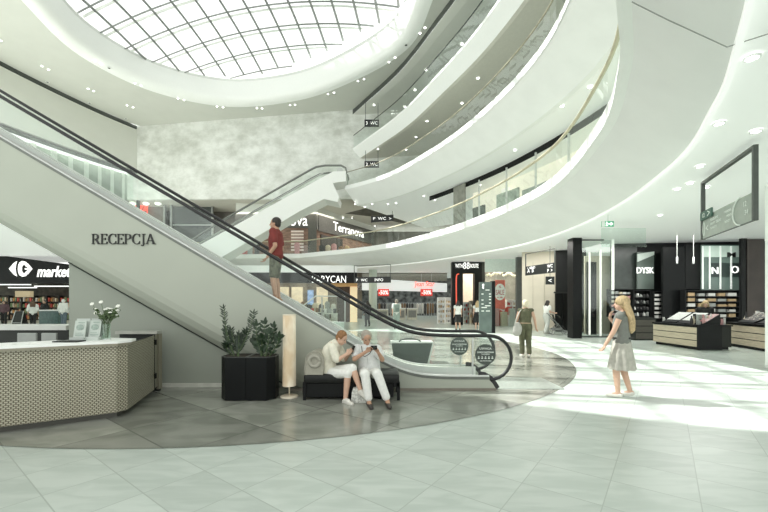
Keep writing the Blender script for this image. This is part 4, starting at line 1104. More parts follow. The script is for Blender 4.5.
bp_ = thing('backpack', 'grey-teal backpack on the back of the walking man', 'backpack', (PX(396.5, Y), Y, 1.02))
lpart('body', MB().box(-.19, .19, -.10, .10, 0, .48, bev=.06), TEALC, bp_, True)
lpart('pocket', MB().box(-.14, .14, -.15, -.09, .04, .24, bev=.03), mat('dark_teal_cotton', (.17, .22, .19), .85, noise=.1), bp_, True)
# ---------------------------------------------------------------- helpers for shops
def pbox(b, px0, px1, py0, py1, Y, d=.1, bev=0):
    """upright slab whose front is at depth Y and spans the given outline of the photograph"""
    b.box(PX(px0, Y), PX(px1, Y), Y, Y+d, max(.0, PYZ(py1, Y)), PYZ(py0, Y), bev=bev); return b
def slabthing(name, lab, cat, px0, px1, py0, py1, Y, m, d=.1, parent=None, group=None, bev=0):
    return pbox(MB(), px0, px1, py0, py1, Y, d, bev).build(name, m, parent, label=lab, cat=cat, group=group)
def wallslab(name, a, b, z0, z1, m, th=.1):
    a = Vector((a[0], a[1], 0)); b = Vector((b[0], b[1], 0)); n = Vector((-(b-a).y, (b-a).x, 0)).normalized()*th
    q_ = MB(); q_.prism([(0, 0), (1, 0), (1, 1), (0, 1)], 0, 1, lambda u, v, d: a.lerp(b, u)+n*d+Vector((0, 0, z0+(z1-z0)*v)))
    return struct(name, q_, m)
PRODM = [mat('product_'+n, c, .5, noise=.25, nscale=14) for n, c in (('white', (.72, .72, .68)), ('cream', (.62, .55, .42)), ('red', (.52, .07, .05)), ('brown', (.25, .16, .09)), ('dark', (.05, .05, .05)), ('grey', (.36, .38, .36)), ('green', (.16, .24, .12)), ('orange', (.58, .30, .10)), ('pink', (.60, .32, .32)), ('tan', (.50, .36, .20)))]
PIX = dict(white=0, cream=1, red=2, brown=3, dark=4, grey=5, green=6, orange=7, pink=8, tan=9)
PROTO = {}
def proto_mesh(kind, mi):
    k = (kind, mi)
    if k in PROTO: return PROTO[k]
    b = MB()
    if kind == 'box': b.box(-.5, .5, -.5, .5, 0, 1, bev=.04)
    elif kind == 'bottle': b.lathe([(.45, 0), (.5, .05), (.5, .6), (.2, .78), (.2, .95), (.24, .95), (.24, 1), (.01, 1)], 12)
    elif kind == 'tin': b.lathe([(.5, 0), (.5, .9), (.46, 1), (.01, 1)], 14)
    elif kind == 'garment': b.grid([[Vector((.5*w*math.cos(a), .5*math.sin(a)*w2, z)) for a in [2*PI*k/14 for k in range(14)]] for z, w, w2 in ((0, .9, .7), (.4, .8, .6), (.8, 1, .6), (.93, .9, .5), (1, .3, .3))], closed=True, cap=True)
    PROTO[k] = b.mesh(PRODM[mi], kind != 'box'); return PROTO[k]
def product(kind, color, x, y, z, w, d, h, label, cat, group, rz=0, name=None):
    o = bpy.data.objects.new(name or cat.replace(' ', '_'), proto_mesh(kind, PIX[color])); COL.objects.link(o)
    o.location = (x, y, z); o.scale = (w, d, h); o.rotation_euler = (0, 0, rz)
    return tag(o, label, cat, group)
def rack(x, y, w, h, n, rz, lab, m, depth=.4, group=None, z0=0.0, backm=None, name='shelf_unit', cat='shelf'):
    """open shelf unit; returns the heights of its shelves"""
    t = thing(name, lab, cat, (x, y, z0), rz, group)
    lpart('back_panel', MB().box(-w/2, w/2, depth-.03, depth, 0, h), backm or m, t)
    for s in (-1, 1): lpart('side_panel', MB().box(s*w/2-.02, s*w/2+.02, 0, depth-.03, 0, h), m, t)
    zs = [.08+(h-.12)*k/n for k in range(n)]
    for z in zs: lpart('shelf', MB().box(-w/2+.02, w/2-.02, .0, depth-.03, z-.03, z), m, t)
    lpart('top_panel', MB().box(-w/2, w/2, 0, depth, h-.03, h), m, t)
    return [z0+z for z in zs]
def fill(x, y, w, zs, step, rz, per, kinds, colors, hh, label, cat, group, seed, depth=.2):
    rr = random.Random(seed); c, s = math.cos(rz), math.sin(rz)
    for i, z in enumerate(zs):
        for k in range(per):
            u = -w/2+w*(k+.5)/per; v = depth
            col = colors[(i*3+k*2+rr.randrange(2)) % len(colors)]
            product(kinds[(i+k) % len(kinds)], col, x+c*u-s*v, y+s*u+c*v, z, w/per*rr.uniform(.6, .85), min(depth*1.2, .28), hh*rr.uniform(.65, 1), label, cat, group, rz)

# ---------------------------------------------------------------- supermarket, far left on the ground floor
YC = 27.0
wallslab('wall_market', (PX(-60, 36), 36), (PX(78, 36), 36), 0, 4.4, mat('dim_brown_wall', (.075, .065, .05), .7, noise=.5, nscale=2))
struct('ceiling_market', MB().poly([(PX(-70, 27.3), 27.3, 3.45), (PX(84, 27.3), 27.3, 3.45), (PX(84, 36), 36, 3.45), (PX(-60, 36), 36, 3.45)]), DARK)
mk = thing('supermarket_sign', 'black fascia with white arrow emblem and the word market above the supermarket', 'sign', (PX(30, YC), YC, 3.2))
fb = MB(); fb.prism([(PX(-40, YC), PYZ(283, YC)), (PX(82, YC), PYZ(283.5, YC)), (PX(82, YC), PYZ(266, YC)), (PX(-40, YC), PYZ(250, YC))], YC, YC+.25, lambda u, v, d: Vector((u, d, v)))
fb.build('fascia', BLACK, mk)
def emblem(px, py): p = P(px, py, YC-.05); return (p.x, p.z)
def epoly(pts): return [emblem(*p) for p in pts]
eb = MB()
eb.prism(epoly([(8.7, 268.8), (13.5, 263.2), (16.6, 261.2), (15.6, 264.5), (15.0, 268.8), (15.6, 273), (16.6, 276.3), (13.5, 274.4)]), YC-.05, YC, lambda u, v, d: Vector((u, d, v)))
eb.build('emblem_arrow', LETTER_W, mk)
eb = MB()
outl = [(19.5, 262.2), (22, 261.0), (25, 261.6), (26.4, 262.8), (26.0, 266.8), (24.6, 264.6), (22.6, 264.9), (21.4, 267.2), (21.4, 270.8), (22.6, 273.0), (24.8, 273.0), (26.2, 271.0), (26.4, 275.0), (25, 276.2), (22, 276.6), (19.5, 275.3), (18.2, 272.5), (17.7, 268.8), (18.2, 265)]
eb.prism(epoly(outl), YC-.05, YC, lambda u, v, d: Vector((u, d, v)))
eb.prism(epoly([(27.2, 263.2), (32, 268.8), (27.2, 274.4), (26.6, 271.3), (27.9, 269.6), (27.9, 268), (26.6, 266.2)]), YC-.05, YC, lambda u, v, d: Vector((u, d, v)))
eb.prism(epoly([(24.6, 268.2), (27.9, 268.0), (27.9, 269.6), (24.6, 269.6)]), YC-.045, YC, lambda u, v, d: Vector((u, d, v)))
eb.build('emblem_curve', LETTER_W, mk)
p = P(54, 271.5, YC-.02); text('market', .80, p, w=PX(70.5, YC)-PX(36.5, YC), m=LETTER_W, parent=mk, shear=.25, bold=.02)
for k, (x0, x1, y) in enumerate(((0, 30, 284.6), (8, 36, 287.6), (34, 69, 286.2))):
    slabthing('strip_light', 'pale strip light under the black supermarket fascia', 'light', x0, x1, y-.5, y+.5, 28+k*.7, COOLGLOW, .1, group='supermarket strip lights')
    for px in (x0+2, x1-2): MB().tube([P(px, y-.5, 28.05+k*.7), Vector((PX(px, 28.05+k*.7), 28.05+k*.7, 3.45))], .012, 4).build('hanger', STEEL, bpy.data.objects['strip_light' + ('.%03d' % k if k else '')])
for k in range(6):
    x = PX(2+k*12.6, 33)
    zs = rack(x, 33.0, 1.05, 2.2, 4, 0, 'dark supermarket shelf unit full of small goods', DARK, group='supermarket shelves', backm=mat('shelf_back', (.12, .10, .08), .7, noise=.3))
    fill(x, 33.0, 1.0, zs, 0, 0, 5, ['box', 'bottle', 'box'], ['brown', 'cream', 'red', 'white', 'tan', 'orange', 'green'], .42, 'small supermarket packet on a dark shelf', 'packet', 'supermarket goods', k)
slabthing('ceiling_banner', 'beige hanging box over the supermarket aisle', 'banner', 15, 30, 291, 297, 29.5, mat('beige_banner', (.50, .42, .28), .6, emit=(.8, .65, .4), es=.15, noise=.1), .3)
cnt = thing('service_counter', 'teal glass-fronted service counter in the supermarket', 'counter', (PX(49, 25.5), 25.5, 0))
pbox(MB(), 39, 58, 311, 326, 25.5, .7).build('front', mat('teal_glass_front', (.10, .17, .16), .3, noise=.2), cnt)
pbox(MB(), 38.5, 58.5, 309.8, 311, 25.4, .9).build('worktop', ALU, cnt)
text('FRESH', .18, (PX(52, 25.45), 25.47, PYZ(314.5, 25.5)), m=PALEM, parent=cnt) if False else None
# folding board
ab = thing('folding_board', 'dark folding chalk board standing at the supermarket entrance', 'board', (PX(20, 24), 24, 0))
for s, nm in ((-1, 'front_board'), (1, 'back_board')):
    lpart(nm, MB().grid([[Vector((-.32, s*.30, 0)), Vector((-.26, s*.02, 1.0))], [Vector((.32, s*.30, 0)), Vector((.26, s*.02, 1.0))]]), DARK, ab)
lpart('frame', MB().tube([Vector((-.32, -.31, 0)), Vector((-.26, -.03, 1.02)), Vector((.26, -.03, 1.02)), Vector((.32, -.31, 0))], .025, 6), STEEL, ab)
lpart('brace', MB().tube([Vector((-.29, -.25, .28)), Vector((.29, -.25, .28))], .02, 6), STEEL, ab)
mkp = [(33, 24.0, PI+.6, .14, 'brown-haired woman in a white blouse walking past the supermarket', dict(hair=(mat('brown_hair', (.12, .075, .045), .7, noise=.2), .22, .03), top=(WHITEC, 1.2, .04), trousers=(BLACKC, 1.9, .02), shoes=BLACKC), 1.68),
       (63.5, 24.2, PI, .05, 'man in a white jacket and white cap by the supermarket counter', dict(hair=(WHITEC, 0, .014), top=(WHITEC, 1.85, .045), trousers=(JEANS, 1.9, .02), shoes=BLACKC), 1.78),
       (44.5, 26.9, 0, 0, 'person in black serving behind the teal supermarket counter', dict(hair=(HDARK, 0, .012), top=(BLACKC, 1.6, .03), trousers=(BLACKC, 1.9, .02), shoes=BLACKC), 1.72),
       (4, 26.0, .5, .05, 'person in dark clothes at the far left of the supermarket', dict(hair=(HDARK, .1, .012), top=(mat('plum_cotton', (.12, .07, .08), .8, noise=.1), 1.6, .03), trousers=(BLACKC, 1.9, .02), shoes=BLACKC), 1.68)]
for px, Y, rz, st, lab, wr, H in mkp:
    J, f = stand(PX(px, Y), Y, rz, H, 0, stride=st)
    person('person', lab, J, (f,), wr, H/1.7*1.04, .018, face=False)

# ---------------------------------------------------------------- bags and leather shop, centre left (black fascia)
YB0 = 29.0
bs = thing('shop_fascia', 'long black shop fascia with white capitals behind the escalator', 'sign', (PX(300, YB0), YB0, 3.4))
pbox(MB(), 214, 357, 272.5, 283, YB0, .3).build('fascia', BLACK, bs)
pbox(MB(), 214, 357, 265.4, 272.5, YB0+.05, .2).build('upper_panel', CEIL0, bs)
text('BARYCAN', .55, P(329, 279.2, YB0-.02), w=PX(346, YB0)-PX(312, YB0), m=LETTER_W, parent=bs)
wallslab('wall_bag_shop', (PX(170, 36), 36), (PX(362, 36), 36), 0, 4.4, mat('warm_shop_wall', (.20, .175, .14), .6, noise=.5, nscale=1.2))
for k, px in enumerate((262, 283, 297, 322)):
    wq = 5.5
    slabthing('lit_niche', 'warm lit wall niche inside the bag shop', 'niche', px-wq, px+wq, 287, 309, 35.72, mat('lit_niche', (.72, .62, .48), .5, emit=(1, .84, .60), es=.22, noise=.2, nscale=1.5), .3, group='lit niches of the bag shop')
slabthing('blue_poster', 'blue poster on the back wall of the bag shop', 'poster', 307.5, 313.5, 290, 305, 35.94, mat('blue_poster', (.25, .36, .55), .5, emit=(.3, .45, .8), es=.35, noise=.4, nscale=3), .09)
dr = thing('shop_doorway', 'dark warm-edged doorway at the right end of the bag shop', 'doorway', (PX(347, 30), 30, 0))
pbox(MB(), 337, 351, 287, 325, 30.3, .1).build('opening', mat('brown_dark', (.06, .035, .022), .5, noise=.3), dr)
pbox(MB(), 350, 357, 283, 325, 29.9, .3).build('lit_jamb', WARMGLOW, dr)
pbox(MB(), 331, 357, 283, 286.5, 29.8, .3).build('lintel', mat('amber_wood', (.50, .30, .12), .5, emit=(1, .6, .25), es=.15, noise=.2), dr)
for k in range(7):
    Y = 27.5+1.2*(k % 3); x = PX(252+k*13, Y)
    t = thing('display_table', 'pale display table with bags in the centre shop', 'table', (x, Y, 0), 0, 'display tables of the bag shop')
    lpart('tabletop', MB().box(-.55, .55, -.3, .3, .72, .78), mat('pale_table', (.66, .66, .60), .5, noise=.05), t)
    for s in (-1, 1): lpart('leg', MB().box(s*.48-.04, s*.48+.04, -.26, .26, 0, .72), mat('pale_table', (.66, .66, .60)), t)
    for j in range(3):
        product('garment', ['white', 'brown', 'grey', 'cream', 'dark', 'red'][(k+j*2) % 6], x-.36+.36*j, Y, .78, .26, .2, .34, 'small handbag on a pale display table', 'handbag', 'handbags on display tables')
# glass guard rail round the floor opening beyond the escalator
gr = thing('guard_rail', 'glass guard rail with steel posts behind the escalator', 'railing', (PX(335, 17), 17, 0))
for px in (322, 345):
    MB().box(PX(px, 17)-.03, PX(px, 17)+.03, 16.97, 17.03, 0, PYZ(297, 17)).build('post', STEEL, gr)
pbox(MB(), 300, 322, 303, 336, 17, .03).build('glass_panel', GLASS_B, gr); pbox(MB(), 323, 344.5, 298, 336, 17, .03).build('glass_panel', GLASS_B, gr)
MB().tube([P(300, 308, 17.0), P(316, 296, 17.0), P(345, 296.5, 17.0)], .03, 6).build('top_rail', STEEL, gr)
pbox(MB(), 296, 345, 322, 338, 17.15, .2).build('kerb', LIP, gr)

# ---------------------------------------------------------------- white shop (centre) with red sale panels
YW = 36.0
ws = thing('white_fascia', 'white shop fascia with thin red lettering in the centre of the ground floor', 'sign', (PX(405, YW), YW, 3))
fb = MB(); fb.prism([(PX(357, YW), PYZ(290, YW)), (PX(447, YW), PYZ(292, YW)), (PX(447, YW), PYZ(283.5, YW)), (PX(357, YW), PYZ(277.5, YW))], YW, YW+.3, lambda u, v, d: Vector((u, d, v)))
pbox(MB(), 357, 447, 272.6, 281, YW+.35, .2).build('upper_panel', mat('brown_grey_soffit', (.22, .215, .18), .6, noise=.15), ws)
fb.build('fascia', mat('white_fascia', (.85, .87, .86), .5, emit=(.95, 1, 1), es=.35, noise=.02), ws)
text('Jean Star', .62, P(424.5, 284.6, YW-.04), w=PX(435, YW)-PX(415, YW), m=LETTER_R, parent=ws, shear=.1)
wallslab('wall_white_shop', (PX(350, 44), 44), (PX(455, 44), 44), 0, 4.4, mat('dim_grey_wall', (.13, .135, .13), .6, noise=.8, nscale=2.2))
for k, (x0, x1) in enumerate(((378, 389), (420.5, 432.5))):
    d = slabthing('sale_poster', ('red sale poster hanging left, partly behind the pale column', 'red sale poster hanging right under the red lettering')[k], 'panel', x0, x1, 289, 296, 35.6, mat('red_panel', (.62, .06, .05), .5, emit=(1, .08, .06), es=.35, noise=.08), .05)
    for px in (x0+1, x1-1): MB().tube([P(px, 289.2, 35.625), Vector((PX(px, 35.625), 35.625, 4.42))], .012, 4).build('hanger', STEEL, d)
    text('-50%', .40, P((x0+x1)/2, 292.4, 35.56), w=.9, m=LETTER_W, parent=d, ext=.01, bold=.02)
rr = random.Random(11)
for k in range(16):
    Y = 36.8+rr.random()*3; x = PX(364+k*5.1, Y)
    t = thing('clothes_rail', 'clothes rail with dark garments in the white shop', 'clothes rail', (x, Y, 0), 0, 'clothes rails of the white shop')
    lpart('frame', MB().tube([Vector((-.4, 0, 0)), Vector((-.4, 0, 1.5)), Vector((.4, 0, 1.5)), Vector((.4, 0, 0))], .025, 6), STEEL, t)
    for j in range(3):
        product('garment', ['dark', 'grey', 'white', 'dark', 'brown'][(k+j) % 5], x-.26+.26*j, Y, .45, .25, .3, 1.02, 'garment hanging on a rail in the white shop', 'garment', 'garments in the white shop')
for k, (px, Y, w, h) in enumerate(((381, 34.5, 1.3, .95), (401, 34.0, .8, 1.05), (412, 34.2, .9, 1.05))):
    t = thing('sales_counter', 'low pale counter at the front of the white shop', 'counter', (PX(px, Y), Y, 0), 0, 'low counters of the white shop')
    lpart('body', MB().box(-w/2, w/2, -.25, .25, .0, h-.05), mat('cream_counter', (.62, .61, .52), .5, noise=.1), t)
    lpart('top', MB().box(-w/2-.03, w/2+.03, -.28, .28, h-.05, h), WHITE, t)
    lpart('recess', MB().box(-w/2+.1, w/2-.1, -.262, -.25, .2, h-.2), GREYC, t)
# pale column
colm = thing('round_column', 'pale green-white round column in the centre of the ground floor', 'column', (PX(373, 33), 33, 0))
lpart('shaft', MB().lathe([(.36, .12), (.36, 4.6)], 24), mat('pale_green_column', (.68, .77, .70), .35, noise=.03), colm, True)
lpart('base_ring', MB().lathe([(.40, 0), (.40, .12), (.36, .14)], 24), ALU, colm, True)
# white display shelves to the left of the black portal
for k, px in enumerate((441.5, 449)):
    Y = 27.6+k*.8
    zs = rack(PX(px, Y), Y, .52, 1.95, 5, 0, ('white display shelf with small goods, left of the black portal', 'white display shelf right beside the black portal')[k], WHITE, .35)
    fill(PX(px, Y), Y, .48, zs, 0, 0, 3, ['box', 'tin'], ['white', 'cream', 'grey', 'tan'], .2, 'small pale item on a white display shelf', 'shop item', 'goods on the white display shelves', 30+k, .14)

# ---------------------------------------------------------------- black shop portal
YP = 26.0
pt = thing('shop_portal', 'black shop portal with white emblem lettering and a red side strip', 'shop front', (PX(471, YP), YP, 0))
b = MB()
pbox(b, 452, 463, 262, 325, YP, .5); pbox(b, 474.5, 482, 262, 325, YP, .5); pbox(b, 463, 474.5, 262, 273.5, YP, .5)
b.build('frame', BLACK, pt)
pbox(MB(), 482, 485, 262, 325, YP, .4).build('side_return', DARK, pt)
text('WITH', .28, P(459, 265.8, YP-.02), w=.52, m=LETTER_W, parent=pt); text('ROUTE', .28, P(474.5, 265.8, YP-.02), w=.56, m=LETTER_W, parent=pt)
text('88', .46, P(466.4, 265.6, YP-.03), w=.44, m=LETTER_W, parent=pt, name='emblem')
MB().tube(spline([P(456.5, 305, YP-.03), P(456.2, 285, YP-.03), P(456.5, 276.5, YP-.03), P(457.5, 274.3, YP-.03), P(459, 274, YP-.03)], 5), .045, 6).build('red_strip', mat('red_strip', (.6, .08, .05), .4, emit=(1, .15, .08), es=.5, noise=.03), pt)
pbox(MB(), 462, 475.5, 273, 326, YP+2.2, .1).build('back_wall', mat('warm_portal_wall', (.74, .64, .52), .6, emit=(1, .82, .62), es=.16, noise=.1), pt)
zs = rack(PX(467, YP+1.2), YP+1.2, .5, 1.6, 5, 0, 'open metal shelf in the lit doorway of the black portal', STEEL, .3)
fill(PX(467, YP+1.2), YP+1.2, .45, zs, 0, 0, 3, ['box', 'tin'], ['grey', 'cream', 'red', 'white'], .22, 'small item on the metal shelf in the doorway', 'shop item', 'goods in the portal doorway', 40, .14)
zs = rack(PX(472.5, YP+1.0), YP+1.0, .36, 1.7, 4, 0, 'narrow pale shelf at the right of the lit doorway', BEIGE, .3)
fill(PX(472.5, YP+1.0), YP+1.0, .33, zs, 0, 0, 2, ['box'], ['tan', 'cream', 'white', 'brown'], .25, 'small box on the narrow doorway shelf', 'shop item', 'goods on the narrow doorway shelf', 41, .14)

# ---------------------------------------------------------------- info totem
YT = CZ*F/(333-HY)
tt = thing('info_totem', 'tall grey-green information totem with white listing and dark edge', 'sign', (PX(487, YT), YT, 0))
pbox(MB(), 479.5, 492, 282, 333.4, YT, .15).build('panel', mat('totem_glass', (.115, .155, .14), .25, noise=.2, nscale=1.5), tt)
pbox(MB(), 492, 495.3, 281, 333.8, YT-.02, .35).build('edge', BLACK, tt)
for k, (px0, px1, py) in enumerate(((482, 484.5, 285), (482, 484, 287.6), (485.5, 489.5, 290), (481.5, 483.5, 294), (489, 491, 294), (489, 491, 296.6), (481.5, 483.5, 300), (489, 491, 299.5), (481.5, 483.5, 304), (485, 490.5, 305.8), (481.5, 487, 307.5), (489, 491, 303), (481.5, 484, 311), (486, 490, 311))):
    pbox(MB(), px0, px1, py-.5, py+.5, YT-.012, .01).build('listing_line', PALEM, tt)
text('i', .26, P(483.2, 286.3, YT-.015), m=LETTER_W, parent=tt, bold=.03)

# ---------------------------------------------------------------- shop with the round SALE banner
YS = 24.6
wallslab('wall_sale_shop', (PX(478, 29.5), 29.5), (PX(526, 29.5), 29.5), 0, 4.4, mat('sale_back', (.42, .38, .34), .6, noise=.3, nscale=1.2))
sg = thing('shop_glazing', 'pale translucent glazed band over the sale shop window', 'shop front', (PX(503, YS), YS, 0))
pbox(MB(), 485, 518, 257, 272, YS, .05).build('frosted_panel', mat('frosted_band', (.60, .67, .61), .3, emit=(.85, 1, .9), es=.10, noise=.06), sg)
pbox(MB(), 484, 517, 273, 328, YS, .03).build('pane', GLASS_D, sg)
pbox(MB(), 484, 517, 327.3, 329, YS-.02, .1).build('bottom_rail', DLINE, sg)
slabthing('dark_mullion', 'dark grey upright between the sale shop and the beige wall', 'post', 517.2, 523.5, 257, 329.5, 23.2, mat('slate_post', (.13, .14, .135), .45, noise=.1), .3)
bn = thing('sale_banner', 'tall red and white banner with a round SALE sign in the shop window', 'banner', (PX(500, YS+.4), YS+.4, 2))
pbox(MB(), 495, 505, 280, 309, YS+.4, .03).build('cloth', mat('banner_red', (.66, .16, .12), .6, noise=.15, nscale=3, emit=(1, .2, .15), es=.12), bn)
for r, m_, dd, nm in ((5.6, mat('banner_white', (.84, .82, .76), .6, emit=(1, 1, .95), es=.2, noise=.03), .36, 'white_disc'), ):
    c = P(500, 292, YS+dd); R_ = r*YS/F
    MB().prism([(c.x+R_*math.cos(2*PI*k/32), c.z+R_*1.5*math.sin(2*PI*k/32)) for k in range(32)], YS+dd, YS+dd+.03, lambda u, v, d: Vector((u, d, v))).build(nm, m_, bn)
for px in (496, 504): MB().tube([P(px, 280.2, YS+.41), Vector((PX(px, YS+.41), YS+.41, 4.42))], .012, 4).build('hanger', STEEL, bn)
REDP = mat('red_print', (.55, .03, .03), .6, noise=.05)
text('SALE', .34, P(500, 292.3, YS+.34), w=.56, m=REDP, parent=bn, ext=.01)
text('%', .16, P(500, 286.8, YS+.34), m=REDP, parent=bn, ext=.01); text('do -50%', .10, P(500, 297.4, YS+.34), w=.36, m=REDP, parent=bn, ext=.01)
rr = random.Random(21)
for k, (px, Y) in enumerate(((498, 25.6), (504, 26.2), (510, 25.8), (515, 26.5))):
    x = PX(px, Y)
    zs = rack(x, Y, .42, 1.75, 5, 0, 'white shelf with red and white goods in the sale shop', WHITE, .35, group='shelves of the sale shop')
    fill(x, Y, .40, zs[1:], 0, 0, 3, ['box', 'bottle', 'tin'], ['red', 'white', 'pink', 'brown', 'red', 'cream'], .26, 'small red or white item on the sale shop shelves', 'shop item', 'goods of the sale shop', 50+k, .14)
for k in range(16):
    Y = 25.2+rr.random()*.8
    pxl = 487+k*1.85; pyl = 272.5+rr.random()*4
    MB().ball(P(pxl, pyl, Y), .09, seg=10, rings=6).build('pendant_bulb', mat('warm_bulb', (.8, .72, .58), .4, emit=(1, .85, .6), es=.3, noise=.05), None, True, label='small warm bulb strung over the sale shop window', cat='bulb', group='bulbs over the sale shop')
slabthing('white_cabinet', 'white cabinet at the foot of the sale shop window', 'cabinet', 509, 515.5, 315, 328, 24.9, WHITE, .3)

# ---------------------------------------------------------------- beige wall, dark entrance, black pillar
wallslab('wall_beige', (PX(522, 21.2), 21.2), (PX(557, 20.6), 20.6), 0, 4.4, BEIGE, .2)
for px in (533, 544.5): slabthing('panel_joint', 'thin upright joint strip on the beige wall', 'strip', px-.15, px+.15, 262, 329, 20.75, mat('joint_strip', (.45, .41, .33), .5, noise=.05), .02, group='joint strips of the beige wall')
wallslab('wall_entrance', (PX(556, 20.4), 20.4), (PX(586, 20.0), 20.0), 0, 4.4, SATIN, .2)
en = thing('dark_doorway', 'black double doorway in the dark entrance wall', 'door', (PX(563, 20.1), 20.1, 0))
for a_, b_2 in ((555.5, 562.6), (563, 571)): pbox(MB(), a_, b_2, 293.5, 331, 20.1, .08).build('door_leaf', BLACK, en)
pbox(MB(), 554.5, 572, 291.8, 293.3, 20.08, .1).build('door_head', DARK, en)
slabthing('beige_return', 'pale beige strip wall right of the black pillar', 'wall panel', 585, 612, 256, 334, 18.6, BEIGE, .1)
slabthing('inner_door', 'dark inner door seen through the glass storefront', 'door', 587.5, 596.5, 262, 336, 18.3, SATIN, .1)
slabthing('black_pillar', 'glossy black square pillar at the glass storefront', 'pillar', 573, 582, 236, 338.5, CZ*F/(338.5-HY), BLACK, .5)
# glass storefront with white upright bars
YG = 16.9
gs = thing('glass_storefront', 'tall glass storefront with slim white upright bars', 'shop front', (PX(600, YG), YG, 0))
pbox(MB(), 582, 614, 240, 337.5, YG, .03).build('pane', GLASS_D, gs)
pbox(MB(), 582, 615, 336, 338, YG-.02, .08).build('bottom_rail', DLINE, gs); pbox(MB(), 582, 604, 238, 240.5, YG-.02, .08).build('head_rail', DLINE, gs)
for px, y0, y1 in ((589.8, 252, 335), (600.8, 250, 336)): pbox(MB(), px-.8, px+.8, y0, y1, YG-.06, .05).build('door_bar', mat('white_bar', (.88, .89, .84), .3, emit=(1, 1, .95), es=.25, noise=.02), gs)
pbox(MB(), 612.3, 614.3, 232, 290, YG-.04, .08).build('door_bar', mat('white_bar', (.88, .89, .84)), gs)
pbox(MB(), 601.5, 646, 228, 247, YG-3.5, .03).build('hanging_pane', GLASS_D, gs)

# ---------------------------------------------------------------- cosmetics shop on the right
wallslab('wall_cosmetics', (PX(612, 18.2), 18.2), (PX(790, 17.2), 17.2), 0, 4.42, BLACK, .2)
dk = [('dark_glass_panel', 'dark grey-green glass panel left of the lettered window', 614.5, 637, 247, 289.5, 17.9, mat('dark_green_glass', (.06, .072, .066), .25, noise=.3, nscale=1.2)),
      ('brown_wall_panel', 'dark brown wall panel at the right end of the cosmetics shop', 746, 764.5, 239, 330, 16.6, mat('dark_brown_panel', (.055, .042, .036), .5, noise=.2, nscale=1.5)),
      ('black_wall_column', 'black column between lit window and brown wall panel', 741.5, 747, 237, 322, 16.6, SATIN),
      ('black_wall_block', 'tall satin black cabinet block in the middle of the cosmetics wall', 663, 685, 247, 325, 17.0, BLACK),
      ('charcoal_wall_panel', 'charcoal wall panel left of the tall lit window', 685.5, 701, 245, 289, 17.1, SATIN)]
for nm, lab, x0, x1, y0, y1, Y, m_ in dk: slabthing(nm, lab, 'wall panel', x0, x1, y0, y1, Y, m_, .12)
lw = thing('lettered_window', 'green-grey glass panel with four white capitals on the cosmetics wall', 'sign', (PX(645, 17.7), 17.7, 3))
pbox(MB(), 637.3, 654, 252, 289, 17.7, .08).build('panel', mat('green_grey_glass', (.135, .17, .15), .2, noise=.2, nscale=1), lw)
fb = MB(); fb.prism([(PX(637.3, 17.66), PYZ(262, 17.66)), (PX(654, 17.66), PYZ(255, 17.66)), (PX(654, 17.66), PYZ(251.5, 17.66)), (PX(637.3, 17.66), PYZ(254, 17.66))], 17.64, 17.68, lambda u, v, d: Vector((u, d, v)))
fb.build('light_band', mat('pale_band', (.62, .70, .65), .4, noise=.05), lw)
text('DYSK', .29, P(645.3, 270.3, 17.66), w=PX(653.5, 17.66)-PX(636.5, 17.66), m=LETTER_W, parent=lw)
tw = thing('lit_window', 'tall window with painted green reflections, white light bars and the letters NO', 'window', (PX(721, 17), 17, 3))
pbox(MB(), 702, 740, 245, 290, 17.0, .08).build('panel', mat('teal_reflection_glass', (.11, .155, .135), .2, noise=.3, nscale=.8, emit=(.6, .9, .75), es=.06), tw)  # green tint and glow of pane and band stand in for reflections
pbox(MB(), 702.5, 739.5, 246, 257, 16.96, .03).build('upper_band', mat('pale_teal_band', (.52, .63, .56), .3, noise=.2, nscale=1, emit=(.8, 1, .9), es=.12), tw)
for px in (703, 710, 720.7, 731.4): pbox(MB(), px-.7, px+.7, 246, 289, 16.92, .03).build('light_bar', mat('light_bar', (.85, .9, .86), .4, emit=(.95, 1, .97), es=.2, noise=.02), tw)
pbox(MB(), 711.5, 739.5, 263, 277, 16.95, .02).build('sign_band', mat('dark_sign_band', (.03, .05, .045), .4, noise=.1), tw)
text('N', .30, P(715, 270.5, 16.93), m=LETTER_W, parent=tw); text('O', .32, P(735, 269.6, 16.93), m=LETTER_W, parent=tw)
text('M', .22, P(731.5, 254.8, 16.93), w=.36, m=LETTER_K, parent=tw, bold=.03)
for px in (677, 693.5):
    t = thing('pendant_spotlight', 'thin pendant spotlight over the black cosmetics wall', 'lamp', P(px, 257, 15.5), 0, 'pendants of the cosmetics shop')
    lpart('rod', MB().tube([Vector((0, 0, .0)), Vector((0, 0, 1.0))], .012, 6), ALU, t); lpart('head', MB().lathe([(.03, -.28), (.035, -.26), (.035, 0), (.001, .01)], 12), ALU, t, True)
# wall shelves of products
def wallrack(px0, px1, py0, py1, Y, n, per, cols, lab, plab, grp, seed, kinds=('box',), hf=.62):
    x0, x1 = PX(px0, Y), PX(px1, Y); z0, z1 = PYZ(py1, Y), PYZ(py0, Y)
    rack((x0+x1)/2, Y, x1-x0, z1-z0, n, 0, lab, SATIN, .35, z0=z0, name='wall_shelf')
    zs = [z0+.08+((z1-z0)-.12)*k/n for k in range(n)]
    fill((x0+x1)/2, Y, (x1-x0)*.95, zs, 0, 0, per, list(kinds), cols, (z1-z0)/n*hf, plab, 'cosmetics', grp, seed, .12)
wallrack(611, 632, 289, 317, 17.4, 6, 5, ['white', 'pink', 'white', 'grey', 'cream'], 'black wall shelf of white and pink boxes behind the walking woman', 'small white or pink box on the shelf behind the walking woman', 'boxes behind the walking woman', 60)
wallrack(634, 651, 290, 318, 17.3, 4, 5, ['dark', 'grey', 'dark', 'white'], 'black wall shelf of dark jars under the lettered window', 'small dark jar on the shelf under the lettered window', 'jars under the lettered window', 61, ('tin', 'bottle'))
